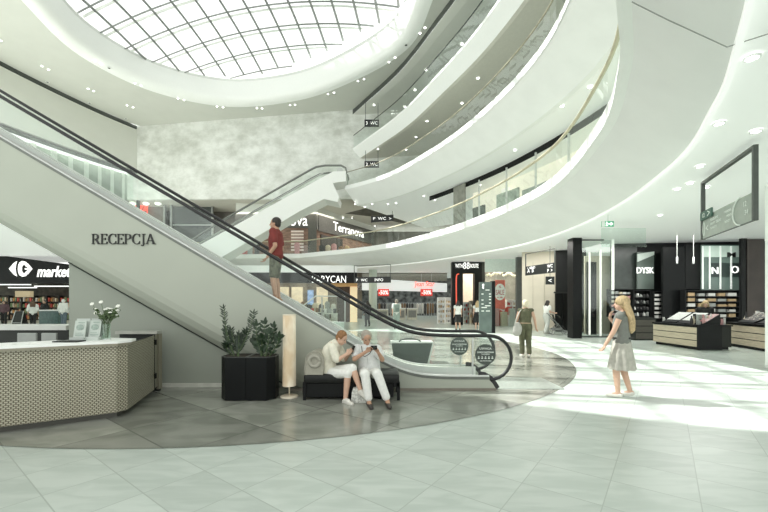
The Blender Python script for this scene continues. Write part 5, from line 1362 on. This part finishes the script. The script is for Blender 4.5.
wallrack(654, 668.5, 291, 320, 17.2, 6, 2, ['white', 'white', 'grey'], 'black wall shelf of long white boxes beside the tall black block', 'long white box on the shelf beside the black block', 'long white boxes', 62)
wallrack(686, 740, 290, 319, 16.6, 5, 5, ['grey', 'white', 'white', 'tan', 'tan'], 'wide black wall shelf of long pale boxes under the lit window', 'long pale or tan box on the wide shelf under the lit window', 'boxes under the lit window', 63)
dwr = thing('drawer_cabinet', 'low dark drawer cabinet left of the oak counter', 'cabinet', (PX(646, 16.2), 16.2, 0))
pbox(MB(), 635, 656, 318, 341, 15.6, .5).build('body', DARK, dwr)
for k in range(3): pbox(MB(), 636, 655, 320+k*6.6, 325.6+k*6.6, 15.58, .03).build('drawer_front', mat('dark_wood_front', (.09, .085, .07), .5, noise=.2, stretch=(1, 1, 12)), dwr)
# oak counters
def counter(name, lab, a, b, dep, h):
    """front face from a to b, body to the right of it"""
    a = Vector((*a, 0)); b = Vector((*b, 0)); t = thing(name, lab, 'counter', (a+b)/2)
    d = (b-a).normalized(); n = Vector((-d.y, d.x, 0));  n = n if n.x > 0 else -n
    def blk(u0, u1, n0, n1, z0, z1, m_, nm):
        q_ = MB(); pts = [a+d*u0+n*n0, a+d*u1+n*n0, a+d*u1+n*n1, a+d*u0+n*n1]
        q_.prism([(p.x, p.y) for p in pts], z0, z1, lambda u, v, w: Vector((u, v, w))); q_.build(nm, m_, t)
    L_ = (b-a).length
    blk(.05, L_-.05, .06, dep-.05, 0, .09, BLACK, 'plinth'); blk(0, L_, .02, dep, .09, h-.05, DARK, 'carcass')
    for k in range(3):
        z = .10+k*(h-.16)/3; blk(-.01, L_+.01, -.005, .04, z, z+(h-.16)/3-.025, OAK, 'oak_board')
    blk(-.03, L_+.03, -.03, dep+.03, h-.045, h, BLACK, 'worktop'); return t, a, d, n, L_
A_ = (PX(653.5, 14.4), 14.4); B_ = (PX(696.5, 12.5), 12.5)
c1t, ca_, cd_, cn_, cL_ = counter('oak_counter', 'oak-boarded display counter with a black end block, facing the atrium', A_, B_, 1.2, .83)
eb_ = MB().box(B_[0]+.0, B_[0]+.80, B_[1]-.06, B_[1]+.5, 0, .84); eb_.build('end_block', SATIN, c1t)
A2 = (PX(724.5, 14.0), 14.0); B2 = (PX(768, 11.9), 11.9)
c2t, ca2, cd2, cn2, cL2 = counter('oak_counter', 'oak-boarded display counter at the right edge of the shop', A2, B2, 1.1, .86)
# slanted trays and products on the counters
def tray(o, d, n, u, v, w, dep, z, tilt, m_, lab, grp=None):
    p = o+d*u+n*v; ang = math.atan2(d.y, d.x)
    t = thing('display_tray', lab, 'tray', (p.x, p.y, z), ang, grp)
    q_ = MB(); h = dep*math.tan(tilt)
    q_.prism([(0, 0), (dep, 0), (dep, h+.03), (0, .03)], -w/2, w/2, lambda u_, v_, w_: Vector((w_, u_, v_)))
    lpart('body', q_, SATIN, t)
    s_ = MB().grid([[Vector((x, .02, .036)), Vector((x, dep-.02, h+.034))] for x in (-w/2+.02, w/2-.02)])
    lpart('display_face', s_, m_, t); return t
PALEF = mat('pale_swatch_sheet', (.60, .62, .59), .4, noise=.1, nscale=30)
def swatch():
    m = bpy.data.materials.new('swatch_grid'); m.use_nodes = True; nt = m.node_tree; b = nt.nodes['Principled BSDF']
    tc = nt.nodes.new('ShaderNodeTexCoord'); v = nt.nodes.new('ShaderNodeTexVoronoi'); v.inputs['Scale'].default_value = 14
    r = nt.nodes.new('ShaderNodeValToRGB'); r.color_ramp.elements[0].position = .2; r.color_ramp.elements[1].position = .5
    r.color_ramp.elements[0].color = (.45, .40, .35, 1); r.color_ramp.elements[1].color = (.04, .04, .04, 1)
    nt.links.new(tc.outputs['Object'], v.inputs[0]); nt.links.new(v.outputs['Distance'], r.inputs[0]); nt.links.new(r.outputs[0], b.inputs['Base Color'])
    return m
SWG = swatch()
tray(ca_, cd_, cn_, .55, .15, .62, .65, .83, .5, PALEF, 'pale slanted display tray on the oak counter, farther of two')
tray(ca_, cd_, cn_, 1.22, .15, .62, .65, .83, .5, PALEF, 'pale slanted display tray on the oak counter, nearer of two')
tray(ca_, cd_, cn_, 1.75, .2, .34, .6, .83, .5, mat('pink_swatch', (.42, .24, .23), .4, noise=.4, nscale=18), 'narrow pinkish slanted tray on the oak counter')
tray(ca2, cd2, cn2, .75, .2, .8, .65, .86, .45, SWG, 'dark speckled swatch tray on the right counter, farther one')
tray(ca2, cd2, cn2, 1.75, .2, .8, .65, .86, .45, SWG, 'dark speckled swatch tray on the right counter, nearer one')
rr = random.Random(77)
for k in range(34):
    u = .05+rr.random()*.2 if k < 8 else (.3+rr.random()*1.7 if k < 22 else 2.0+rr.random()*.7); v = .88+.25*rr.random() if 8 <= k < 22 else .15+rr.random()*.7
    if u > cL_-.08: u = cL_-.1-rr.random()*.3
    p = ca_+cd_*u+cn_*v
    product(['bottle', 'tin', 'box'][k % 3], ['dark', 'white', 'pink', 'grey', 'dark'][k % 5], p.x, p.y, .83, .07, .07, .14+.12*rr.random(), 'small cosmetics jar on the oak counter with the black block', 'cosmetics', 'jars on the left oak counter')
for k in range(14):
    p = Vector((B_[0]+.1+.6*rr.random(), B_[1]+.02+.42*rr.random(), 0))
    product(['bottle', 'tin'][k % 2], ['dark', 'white', 'pink', 'grey', 'cream'][k % 5], p.x, p.y, .84, .09, .09, .18+.2*rr.random(), 'small bottle or jar on the black end block', 'cosmetics', 'jars on the black block')
for k in range(40):
    u = (.05+.2*rr.random()) if k % 2 else (cL2-.1-.3*rr.random()); v = .9+.15*rr.random() if k % 3 else .3+.6*rr.random()
    p = ca2+cd2*u+cn2*v
    product(['bottle', 'tin', 'box'][k % 3], ['dark', 'white', 'grey', 'dark', 'cream'][k % 5], p.x, p.y, .86, .09, .09, .2+.25*rr.random(), 'small bottle or jar on the right oak counter', 'cosmetics', 'jars on the right oak counter')
# shop assistant leaning over behind the counter
J, f = stand(PX(705, 13.9), 13.9, -.6, 1.64, 0, bend=.12)
person('person', 'blond shop assistant in dark clothes leaning over behind the oak counter', J, (Vector((f.x, f.y, -.5)),), dict(hair=(HBLOND, .08, .018), top=(BLACKC, .9, .03), trousers=(BLACKC, 1.9, .02), shoes=BLACKC), 1.02, .014, face=False)
# white column at the right edge
wc = thing('white_pillar', 'white square pillar at the right edge of the scene', 'pillar', (PX(765, 9.1)+.3, 8.95, 0))
lpart('shaft', MB().box(-.3, .3, -.15, .15, 0.08, 4.42), LIP, wc); lpart('foot', MB().box(-.305, .305, -.155, .155, 0, .08), ALU, wc)

# ---------------------------------------------------------------- first gallery, straight part: shops behind the balustrade
ZF = 5.3
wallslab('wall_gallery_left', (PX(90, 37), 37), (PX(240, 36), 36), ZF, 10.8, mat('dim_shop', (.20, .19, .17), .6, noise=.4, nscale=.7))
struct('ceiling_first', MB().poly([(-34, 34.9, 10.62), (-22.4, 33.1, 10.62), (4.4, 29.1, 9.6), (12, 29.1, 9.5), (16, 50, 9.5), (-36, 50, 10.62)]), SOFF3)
struct('ceiling_recess', MB().poly([tuple(PZ(345, 213.5, 9.05)), tuple(PZ(404, 198.5, 9.05)), tuple(PZ(452, 212, 9.05)), tuple(PZ(446, 222, 9.05)), tuple(PZ(405, 224, 9.05)), tuple(PZ(375, 217, 9.05))]), mat('dark_recess', (.085, .078, .062), .7, noise=.4, nscale=2), label='dark open part of the first gallery ceiling')
hm = thing('shop_sign', 'red glowing letter sign high on the dark shop behind the escalator', 'sign', P(141.5, 210, 35.0))
text('H&M', 1.05, P(141.5, 210, 34.9), w=PX(149, 34.9)-PX(136, 34.9), m=LETTER_R, parent=hm, shear=.2)
slabthing('sign_backing', 'dark panel carrying the red sign', 'panel', 128, 166, 203, 232, 35.2, mat('dark_brown_fascia', (.16, .145, .125), .6, noise=.2), .1)
for k, px in enumerate((123, 133, 158, 146)): MB().ball(P(px, 203.6, 33.8), .28, .28, .16, 12, 8).build('globe_lamp', mat('globe_white', (.85, .86, .8), .4, emit=(1, 1, .94), es=.8, noise=.02), None, True, label='white globe lamp near the red sign', cat='lamp', group='globe lamps')
sh = thing('dark_shop_front', 'dark glazed shop front on the first gallery behind the escalator', 'shop front', (PX(185, 34.5), 34.5, ZF))
pbox(MB(), 170, 212, 207, 250, 34.5, .2).build('glazing', mat('dark_glazing', (.055, .065, .06), .25, noise=.4, nscale=.6), sh)
for px in (164, 171, 212): pbox(MB(), px-.7, px+.7, 205, 250, 34.3, .2).build('post', mat('grey_post', (.33, .35, .33), .4, .4, noise=.05), sh)
pbox(MB(), 172, 211, 224.5, 225.3, 34.4, .1).build('rail', STEEL, sh)
# terranova corner
YTn = 33.0
BRICK = mat('brick_brown', (.27, .17, .125), .7, noise=.35, nscale=1.6, stretch=(1, 1, 4), emit=(1, .7, .5), es=.02)
tn = thing('corner_shop', 'brick-faced corner shop with dark fascias and white lettering on the first gallery', 'shop front', (PX(315, YTn), YTn, ZF))
xl, xr = PX(236, YTn), PX(312, YTn); ps = Vector((PX(317, YTn), YTn, 0)); pe = Vector((PX(372, 40.5), 40.5, 0))
MB().box(xl, xr, YTn, YTn+.2, ZF, PYZ(226, YTn)).build('brick_wall', BRICK, tn)
MB().box(xl, xr, YTn-.15, YTn+.2, PYZ(228, YTn), PYZ(214.5, YTn)).build('front_fascia', mat('dark_fascia', (.10, .10, .09), .5, noise=.15), tn)
pbox(MB(), 308, 316, 214, 256, YTn-.3, .6).build('corner_pier', mat('dark_pier', (.12, .12, .105), .5, noise=.1), tn)
def along(t): return ps.lerp(pe, t)
def sidewall(t0, t1, z0, z1, m_, nm, off=0):
    a, b = along(t0), along(t1); n = Vector((pe.y-ps.y, -(pe.x-ps.x), 0)).normalized(); n = -n if n.y > 0 else n
    q_ = MB(); q_.prism([(0, 0), (1, 0), (1, 1), (0, 1)], 0, .12, lambda u, v, d: a.lerp(b, u)+n*(off-d)+Vector((0, 0, z0+(z1-z0)*v))); q_.build(nm, m_, tn)
MB().box(xl, xr+.5, YTn-.05, YTn+.2, PYZ(214.5, YTn), 10.3).build('upper_wall', CEIL, tn)
sidewall(0, 1.1, 9.2, 10.9, CEIL, 'side_upper_wall')
sidewall(0, 1, ZF, 8.0, BRICK, 'side_brick_wall'); sidewall(0, 1, 7.85, 9.25, mat('dark_fascia', (.10, .10, .09)), 'side_fascia', .2)
sidewall(.05, .4, ZF, 7.6, mat('dark_opening', (.05, .042, .036), .5, noise=.3), 'shop_opening', .12)
text('TERRANOVA'[:1]+'ERRANOVA', .9, P(279, 221, YTn-.2), w=PX(307.5, YTn)-PX(250, YTn), m=LETTER_W, parent=tn) if False else text('terranova', .80, P(282, 221.2, YTn-.2), w=PX(307, YTn)-PX(256, YTn), m=LETTER_W, parent=tn)
n_ = Vector((pe.y-ps.y, -(pe.x-ps.x), 0)).normalized(); n_ = -n_ if n_.y > 0 else n_
ct = along(.50)+n_*.26
text('Terranova', .80, (ct.x, ct.y, 8.62), rz=math.atan2((pe-ps).y, (pe-ps).x), w=(pe-ps).length*.56, m=LETTER_W, parent=tn)
for k in range(7): pbox(MB(), 291, 303.5, 230.5+k*3.1, 232.2+k*3.1, YTn-.25, .06).build('sign_slat', mat('pale_slat', (.66, .58, .52), .5, emit=(1, .9, .8), es=.12, noise=.05), tn)
# mannequins and rails on the gallery
rr = random.Random(31)
for k, (px, Y, c_) in enumerate(((236.5, 31.8, 'red'), (244.5, 31.9, 'red'), (250, 31.7, 'grey'), (257, 32.0, 'dark'), (297, 31.5, 'pink'), (322, 32.6, 'dark'), (328, 33.0, 'cream'), (334, 33.2, 'pink'), (341, 33.6, 'brown'), (347, 34.4, 'tan'), (365, 35, 'grey'), (380, 34, 'grey'), (395, 33, 'dark'), (409, 31, 'grey'))):
    hgt = 1.25+.3*rr.random()
    product('garment', c_, PX(px, Y), Y, ZF, .62 if k < 2 else .5, .4, hgt, {'red': 'bright red display on the first gallery floor', 'grey': 'grey draped display figure on the first gallery', 'dark': 'dark draped display figure on the first gallery', 'pink': 'pinkish display figure on the first gallery', 'cream': 'cream display figure beside the corner shop', 'brown': 'brown display figure beside the corner shop', 'tan': 'tan display figure beside the corner shop'}[c_], 'display figure', 'display figures on the first gallery')
wallslab('wall_gallery_back', (PX(360, 41), 41), (PX(480, 41), 41), ZF, 9.3, mat('dim_shop', (.20, .19, .17)))
for k, (px0, px1, c_) in enumerate(((364, 376, 'grey'), (378, 392, 'white'), (395, 410, 'grey'), (412, 424, 'dark'))):
    Y = 36.5; zs = rack((PX(px0, Y)+PX(px1, Y))/2, Y, PX(px1, Y)-PX(px0, Y), 1.7, 3, 0, 'shelf of pale green goods far back on the first gallery', GREYC, .4, group='far gallery shelves', z0=ZF)
    fill((PX(px0, Y)+PX(px1, Y))/2, Y, PX(px1, Y)-PX(px0, Y)-.1, zs, 0, 0, 4, ['box'], ['grey', 'white', 'green', 'dark'], .4, 'pale box on the far gallery shelves', 'box', 'goods on the far gallery shelves', 70+k)

# first gallery, curved part: glass shop fronts behind the ring
def rp(i, d, z): return CURVE[i]+NRM[i]*d+Vector((0, 0, z))
def find(px, d):
    best = None
    for i in range(len(CURVE)):
        q_ = CURVE[i]+NRM[i]*d
        if q_.y < 2: continue
        e = abs(CX+F*q_.x/q_.y-px)
        if best is None or e < best[0]: best = (e, i)
    return best[1]
i_a, i_b = find(455, 3.2), len(CURVE)-4
sf = thing('curved_shop_front', 'curved glass shop front with cream interior along the first gallery', 'shop front', (CURVE[i_a].x, CURVE[i_a].y, ZF))
CREAMW = mat('cream_glow_wall', (.74, .69, .57), .6, emit=(1, .93, .78), es=.55, noise=.12, nscale=.6)  # wall glows in place of lamps inside the shop
MB().grid([[rp(i, 5.2, ZF), rp(i, 5.2, 8.9)] for i in range(i_a-1, i_b)]).build('back_wall', CREAMW, sf)
MB().grid([[rp(i, 3.2, ZF), rp(i, 3.2, 8.75)] for i in range(i_a, i_b)]).build('glazing', GLASS_D, sf)
MB().grid([[rp(i, 3.18, 8.6), rp(i, 3.18, 8.9)] for i in range(i_a-4, i_b)]).build('dark_header', BLACK, sf)
for i in range(i_a, i_b, 4):
    p = rp(i, 3.15, 0); MB().box(p.x-.04, p.x+.04, p.y-.04, p.y+.04, ZF, 8.7).build('mullion', ALU, sf)
def curved_panel(nm, px0, px1, d, z0, z1, m_, lab, cat):
    i0, i1 = sorted((find(px0, d), find(px1, d))); i1 = max(i1, i0+1)
    MB().grid([[rp(i, d, z0), rp(i, d, z1)] for i in range(i0, i1+1)]).grid([[rp(i, d+.06, z0), rp(i, d+.06, z1)] for i in range(i0, i1+1)]).build(nm, m_, None, label=lab, cat=cat)
curved_panel('dark_doorway', 471, 486, 4.6, ZF, 7.7, mat('dim_glazing', (.19, .21, .19), .3, noise=.3), 'dim glazed doorway in the cream gallery shop', 'door')
curved_panel('framed_picture', 496, 517, 4.5, 6.1, 8.0, mat('pale_picture', (.62, .68, .60), .5, noise=.3, nscale=2.5), 'large pale picture inside the gallery shop', 'picture')
curved_panel('grey_panel', 525, 553, 4.2, ZF, 7.6, mat('grey_glaze', (.42, .45, .41), .4, noise=.15), 'grey glazed panel at the right of the gallery shop', 'panel')
curved_panel('lit_showcase', 500, 512, 4.9, 7.2, 8.4, LAMPW if False else mat('lit_showcase', (.86, .84, .76), .5, emit=(1, .97, .86), es=.5, noise=.05), 'bright showcase high in the gallery shop', 'showcase')
curved_panel('stone_pier', 456, 464, 3.0, ZF, 8.8, mat('grey_stone_pier', (.30, .30, .26), .5, noise=.2, nscale=3), 'grey pier at the left end of the gallery shop', 'pier')

rr = random.Random(91)
for k in range(12):
    i = find(466+k*8.5, 4.0)
    p = rp(i, 3.7+.5*rr.random(), ZF)
    product('garment', ['cream', 'white', 'grey', 'dark', 'tan'][k % 5], p.x, p.y, ZF, .42, .35, 1.3+.35*rr.random(), 'draped display figure behind the glass of the curved gallery shop', 'display figure', 'display figures of the gallery shop')

rr = random.Random(17)
for k in range(15):
    Y = 30.6+2.5*rr.random()
    product('garment', ['dark', 'grey', 'white', 'brown', 'dark', 'cream'][k % 6], PX(248+k*6.1, Y), Y, 0, .48, .36, 1.35+.35*rr.random(), 'draped display figure inside the shop with the long black fascia', 'display figure', 'display figures of the bag shop')
for k in range(7):
    Y = 25.0+.25*(k % 2)
    product('garment' if k % 2 else 'box', ['red', 'white', 'pink', 'red', 'cream', 'red', 'white'][k], PX(487+k*4.2, Y), Y, .0, .42, .3, .95+.45*((k*3) % 4)/4, 'red or white display stack low in the sale shop window', 'display stack', 'display stacks in the sale shop window')
# ---------------------------------------------------------------- hanging signs
def frame_sign(lab, A, B, z0, z1, zp, pm, lines, thick=.05):
    """rectangular hanging frame between ground points A and B, panel up to zp"""
    A = Vector((*A, 0)); B = Vector((*B, 0)); t = thing('hanging_sign', lab, 'sign', (A+B)/2+Vector((0, 0, z0)))
    d = (B-A).normalized(); n = Vector((d.y, -d.x, 0)); n = n if n.dot(Vector((0, 0, 0))-A) > 0 else -n; L_ = (B-A).length
    def blk(u0, u1, z_0, z_1, th, m_, nm, off=0):
        q_ = MB(); q_.prism([(u0, z_0), (u1, z_0), (u1, z_1), (u0, z_1)], -th/2, th/2, lambda u, v, w: A+d*u+n*(w+off)+Vector((0, 0, v))); return q_.build(nm, m_, t)
    for u in (0, L_-thick): blk(u, u+thick, z0, z1, thick*1.3, DLINE, 'frame_post')
    blk(thick, L_-thick, z1-thick, z1, thick*1.3, DLINE, 'frame_top'); blk(thick, L_-thick, z0, z0+.015, thick*.6, DLINE, 'frame_bottom')
    pn_ = blk(thick, L_-thick, z0+.015, zp, .03, pm, 'panel')
    rz = math.atan2(d.y, d.x)
    for s, h, u, z in lines:
        p = A+d*u+n*.022+Vector((0, 0, z)); text(s, h, p, rz=rz, m=LETTER_W if pm != SIGNG else PALEM, parent=pn_, ext=.002)
    return t
SIGNG = mat('grey_green_sign', (.36, .41, .36), .4, noise=.06)
SIGNK = mat('black_sign', (.018, .02, .02), .4, noise=.1)
A, B = (PX(702.5, 8.47), 8.47), (PX(756, 6.42), 6.42); L_ = math.dist(A, B)
t = frame_sign('large dark-framed hanging sign with a grey-green directory panel, top right', A, B, 3.0, 4.30, 3.50, SIGNG,
           [('POZIOM 0', .055, .65, 3.36), ('SKLEPY  USLUGI', .05, .72, 3.27), ('TOALETY', .05, .62, 3.18), ('PARKING', .05, 1.25, 3.38), ('WYJSCIE A', .05, 1.33, 3.28), ('WINDY', .05, 1.25, 3.18), ('12', .09, 1.9, 3.36), ('34', .09, 1.95, 3.2), ('<', .12, .30, 3.22)], .055)
d = (Vector(B)-Vector(A)).normalized()
def sp3(u, z, o=.03): return Vector((A[0]+d.x*u+d.y*o, A[1]+d.y*u-d.x*o, z))
MB().tube([sp3(1.75-.28*math.sin(a), 3.26+.25*math.cos(a)*1.0, .03) for a in [.0+.28*k for k in range(12)]], .012, 5).build('printed_arc', PALEM, t)
MB().tube([sp3(.16+.05*math.cos(a), 3.22+.15*math.sin(a), .03) for a in [2*PI*k/16 for k in range(17)]], .008, 5).build('printed_pill', PALEM, t)
mb_ = MB(); p0 = sp3(.07, 3.44, .05); 
q_ = MB(); q_.prism([(.05, 3.42), (.62, 3.42), (.62, 3.60), (.05, 3.60)], .03, .06, lambda u, v, w: sp3(u, v, w)); k_ = q_.build('exit_tab', mat('dark_green_tab', (.05, .12, .09), .5, noise=.1), t)
text('>', .12, sp3(.5, 3.51, .065), rz=math.atan2(d.y, d.x), m=PALEM, parent=k_, ext=.002); text('12', .09, sp3(.25, 3.51, .065), rz=math.atan2(d.y, d.x), m=PALEM, parent=k_, ext=.002)
A, B = (PX(525.5, 20.4), 20.4), (PX(555, 18.2), 18.2)
frame_sign('thin-framed hanging sign with a black lettered strip before the beige wall', A, B, 3.03, 4.22, 3.52, SIGNK, [('A  B', .2, .45, 3.27), ('<  KINO', .13, .5, 3.42), ('WC', .16, 1.95, 3.38), ('P  >', .16, 1.95, 3.16)], .035)
slabthing('small_black_sign', 'small black square sign under the lettered hanging strip', 'sign', 546, 554.5, 276.5, 284.5, 18.6, SIGNK, .06)
sbs = bpy.data.objects['small_black_sign']; text('<', .16, P(550, 280.5, 18.58), m=LETTER_W, parent=sbs, ext=.004)
MB().tube([P(550, 276.5, 18.63), P(550, 246, 18.63)], .012, 5).build('hanger', DLINE, sbs)
A, B = (PX(354, 27.5), 27.5), (PX(391, 26.8), 26.8)
frame_sign('thin-framed hanging sign with a black strip in front of the pale column', A, B, 2.98, 4.28, 3.42, SIGNK, [('P   WC', .2, .6, 3.2), ('INFO', .2, 1.9, 3.2)], .04)
def strip_sign(px0, px1, py0, py1, Y, lab, s, ztop, slope=0):
    t = thing('hanging_sign', lab, 'sign', P((px0+px1)/2, py1, Y))
    b = MB(); b.prism([(PX(px0, Y), PYZ(py1, Y)), (PX(px1, Y), PYZ(py1-slope, Y)), (PX(px1, Y), PYZ(py0-slope, Y)), (PX(px0, Y), PYZ(py0, Y))], Y, Y+.08, lambda u, v, w: Vector((u, w, v)))
    pn_ = b.build('panel', SIGNK, t)
    text(s, (py1-py0)*Y/F*.45, P((px0+px1)/2, (py0+py1-slope)/2, Y-.01), w=(px1-px0)*Y/F*.8, m=LETTER_W, parent=pn_, ext=.005)
    for px in (px0+1, px1-1): MB().tube([P(px, py0-slope*(px > px0+2), Y+.04), Vector((PX(px, Y), Y+.04, ztop))], .02, 5).build('hanger', DLINE, t)
strip_sign(371, 393.5, 216.5, 222.5, 30.0, 'black hanging direction sign under the dark recess of the first gallery', 'P  WC  >', 9.05, 2)
GREYS = None
strip_sign(364.5, 379, 119.5, 126.5, 28.0, 'dark hanging sign on the top gallery by the stone wall', '3  WC', 16.5)
strip_sign(364.5, 379, 161, 167.5, 28.2, 'dark hanging sign on the second gallery by the stone wall', '2  WC', 13.0)
# exit sign
ex = thing('exit_sign', 'green running-man exit sign under the ring ceiling', 'sign', P(608, 223.7, 12.0))
pbox(MB(), 602, 614, 221, 226.6, 12.0, .05).build('panel', mat('exit_green', (.10, .34, .20), .5, emit=(.2, .8, .45), es=.15, noise=.05), ex)
pbox(MB(), 602, 605, 221, 226.6, 11.99, .02).build('pale_field', PALEM, ex)
b = MB(); b.prism([(PX(608.5, 11.97), PYZ(224.3, 11.97)), (PX(611, 11.97), PYZ(224.3, 11.97)), (PX(611, 11.97), PYZ(225.6, 11.97)), (PX(613.3, 11.97), PYZ(223.8, 11.97)), (PX(611, 11.97), PYZ(222, 11.97)), (PX(611, 11.97), PYZ(223.3, 11.97)), (PX(608.5, 11.97), PYZ(223.3, 11.97))], 11.97, 11.99, lambda u, v, w: Vector((u, w, v)))
b.build('arrow', LETTER_W, ex)
b = MB(); b.ball(P(606.8, 222.2, 11.98), .02, .01, .02); b.tube([P(606.8, 222.8, 11.98), P(606.6, 224.4, 11.98), P(606, 226, 11.98)], .014, 5); b.tube([P(606.6, 224.4, 11.98), P(607.6, 226, 11.98)], .012, 5); b.tube([P(605.8, 223.6, 11.98), P(606.8, 223, 11.98), P(607.8, 223.7, 11.98)], .01, 5)
b.build('running_figure', LETTER_W, ex)
MB().tube([P(608, 221, 12.02), Vector((PX(608, 12.02), 12.02, 4.40))], .012, 5).build('hanger', ALU, ex)

# ---------------------------------------------------------------- downlights
def disc_light(p, r, lab, grp, dark=False):
    t = thing('downlight', lab, 'downlight', p, 0, grp)
    lpart('lens', MB().lathe([(r*.7, -.012), (.001, -.012)], 16), DARK if dark else LAMPW, t)
    lpart('trim_ring', MB().lathe([(r*.7, -.012), (r*.72, -.02), (r, -.016), (r, .0)], 16, cap=False), LIP, t)
for px, py in ((51, 29), (57, 34), (42, 66), (48.5, 69.5), (95, 61), (101, 64.3), (88, 88.6), (93.5, 91), (135, 83.2), (141, 85.6), (127, 105.2), (133, 107.2), (178, 98.3), (184, 100), (217, 106.4), (223, 107.2), (257, 108), (262, 108.3), (290, 105), (295, 104.6), (328, 94), (334, 92.6), (358, 81), (364, 79), (389, 62), (395, 57.5), (420, 33), (425, 27.5), (0.5, 40.5)):
    disc_light(PZ(px, py, 16.99), .085, 'small paired white downlight in the ceiling round the skylight', 'downlights round the skylight')
for px, py in ((109, 68), (47.5, 82), (89.5, 103), (126, 118.5), (406, 45)):
    disc_light(PZ(px, py, 16.99), .11, 'small dark ceiling camera dot in the skylight ceiling', 'dark dots in the skylight ceiling', True)
for px, py in ((374, 105), (426, 70), (405, 107), (415, 90), (450, 66), (462, 44)):
    disc_light(PZ(px, py, 16.52), .10, 'small downlight under the top gallery ceiling', 'top gallery downlights')
for px, py in ((378, 149), (406, 149.5), (416, 137), (427, 121), (462, 103), (478, 78)):
    disc_light(PZ(px, py, 13.04), .10, 'small downlight under the third gallery', 'third gallery downlights')
for px, py in ((388, 204), (396, 203), (424, 196), (435, 200), (372, 204), (365, 207), (515, 150), (562, 106), (590, 87), (540, 118), (355, 204), (480, 185)):
    disc_light(PZ(px, py, 8.88), .085, 'small downlight under the second gallery', 'second gallery downlights')
for px, py in ((352, 218), (357, 222.5), (343, 217.5), (318, 211), (310, 212.5), (326, 213), (375, 226), (362, 224)):
    disc_light(PZ(px, py, 9.73), .09, 'small downlight over the corner shop', 'corner shop downlights')
for px, py in ((752, 57), (756, 131), (719, 123), (690, 183), (706, 187), (700, 166), (677, 189), (735, 205), (660, 215)):
    Y = (4.42-CZ)*F/(HY-py)
    if Y > 3: disc_light(PZ(px, py, 4.41), .085, 'round recessed downlight in the ground floor ceiling', 'ground floor downlights')

# ---------------------------------------------------------------- added fill lights for shops and galleries
def area(x, y, z, sx, sy, e, col=(1, .95, .85), rot=None):  # unseen light rectangles added to brighten dark interiors, without fixtures
    l = bpy.data.lights.new('fill_light', 'AREA'); l.shape = 'RECTANGLE'; l.size = sx; l.size_y = sy; l.energy = e; l.color = col
    o = bpy.data.objects.new('fill_light', l); COL.objects.link(o); o.location = (x, y, z)
    if rot: o.rotation_euler = rot
area(PX(30, 31), 31, 3.3, 9, 6, 110, (1, .85, .65))
area(PX(300, 32.5), 32.5, 4.2, 9, 5, 170, (1, .88, .68))
area(PX(405, 39), 39, 4.3, 9, 6, 170, (.95, 1, 1))
area(PX(469, 27), 27.2, 4.2, 1, 1.4, 50, (1, .85, .65))
area(PX(505, 26.5), 26.6, 4.3, 2.6, 3, 220, (1, .92, .8))
area(PX(535, 18.5), 18.6, 4.35, 4, 3, 160, (1, .97, .92))
area(PX(700, 14.5), 14.6, 4.35, 4, 3, 190, (1, .98, .95))
area(PX(300, 34), 33.5, 9.5, 16, 3, 420, (1, .93, .82))
area(PX(400, 36), 36, 9.0, 8, 5, 250, (1, .95, .85))
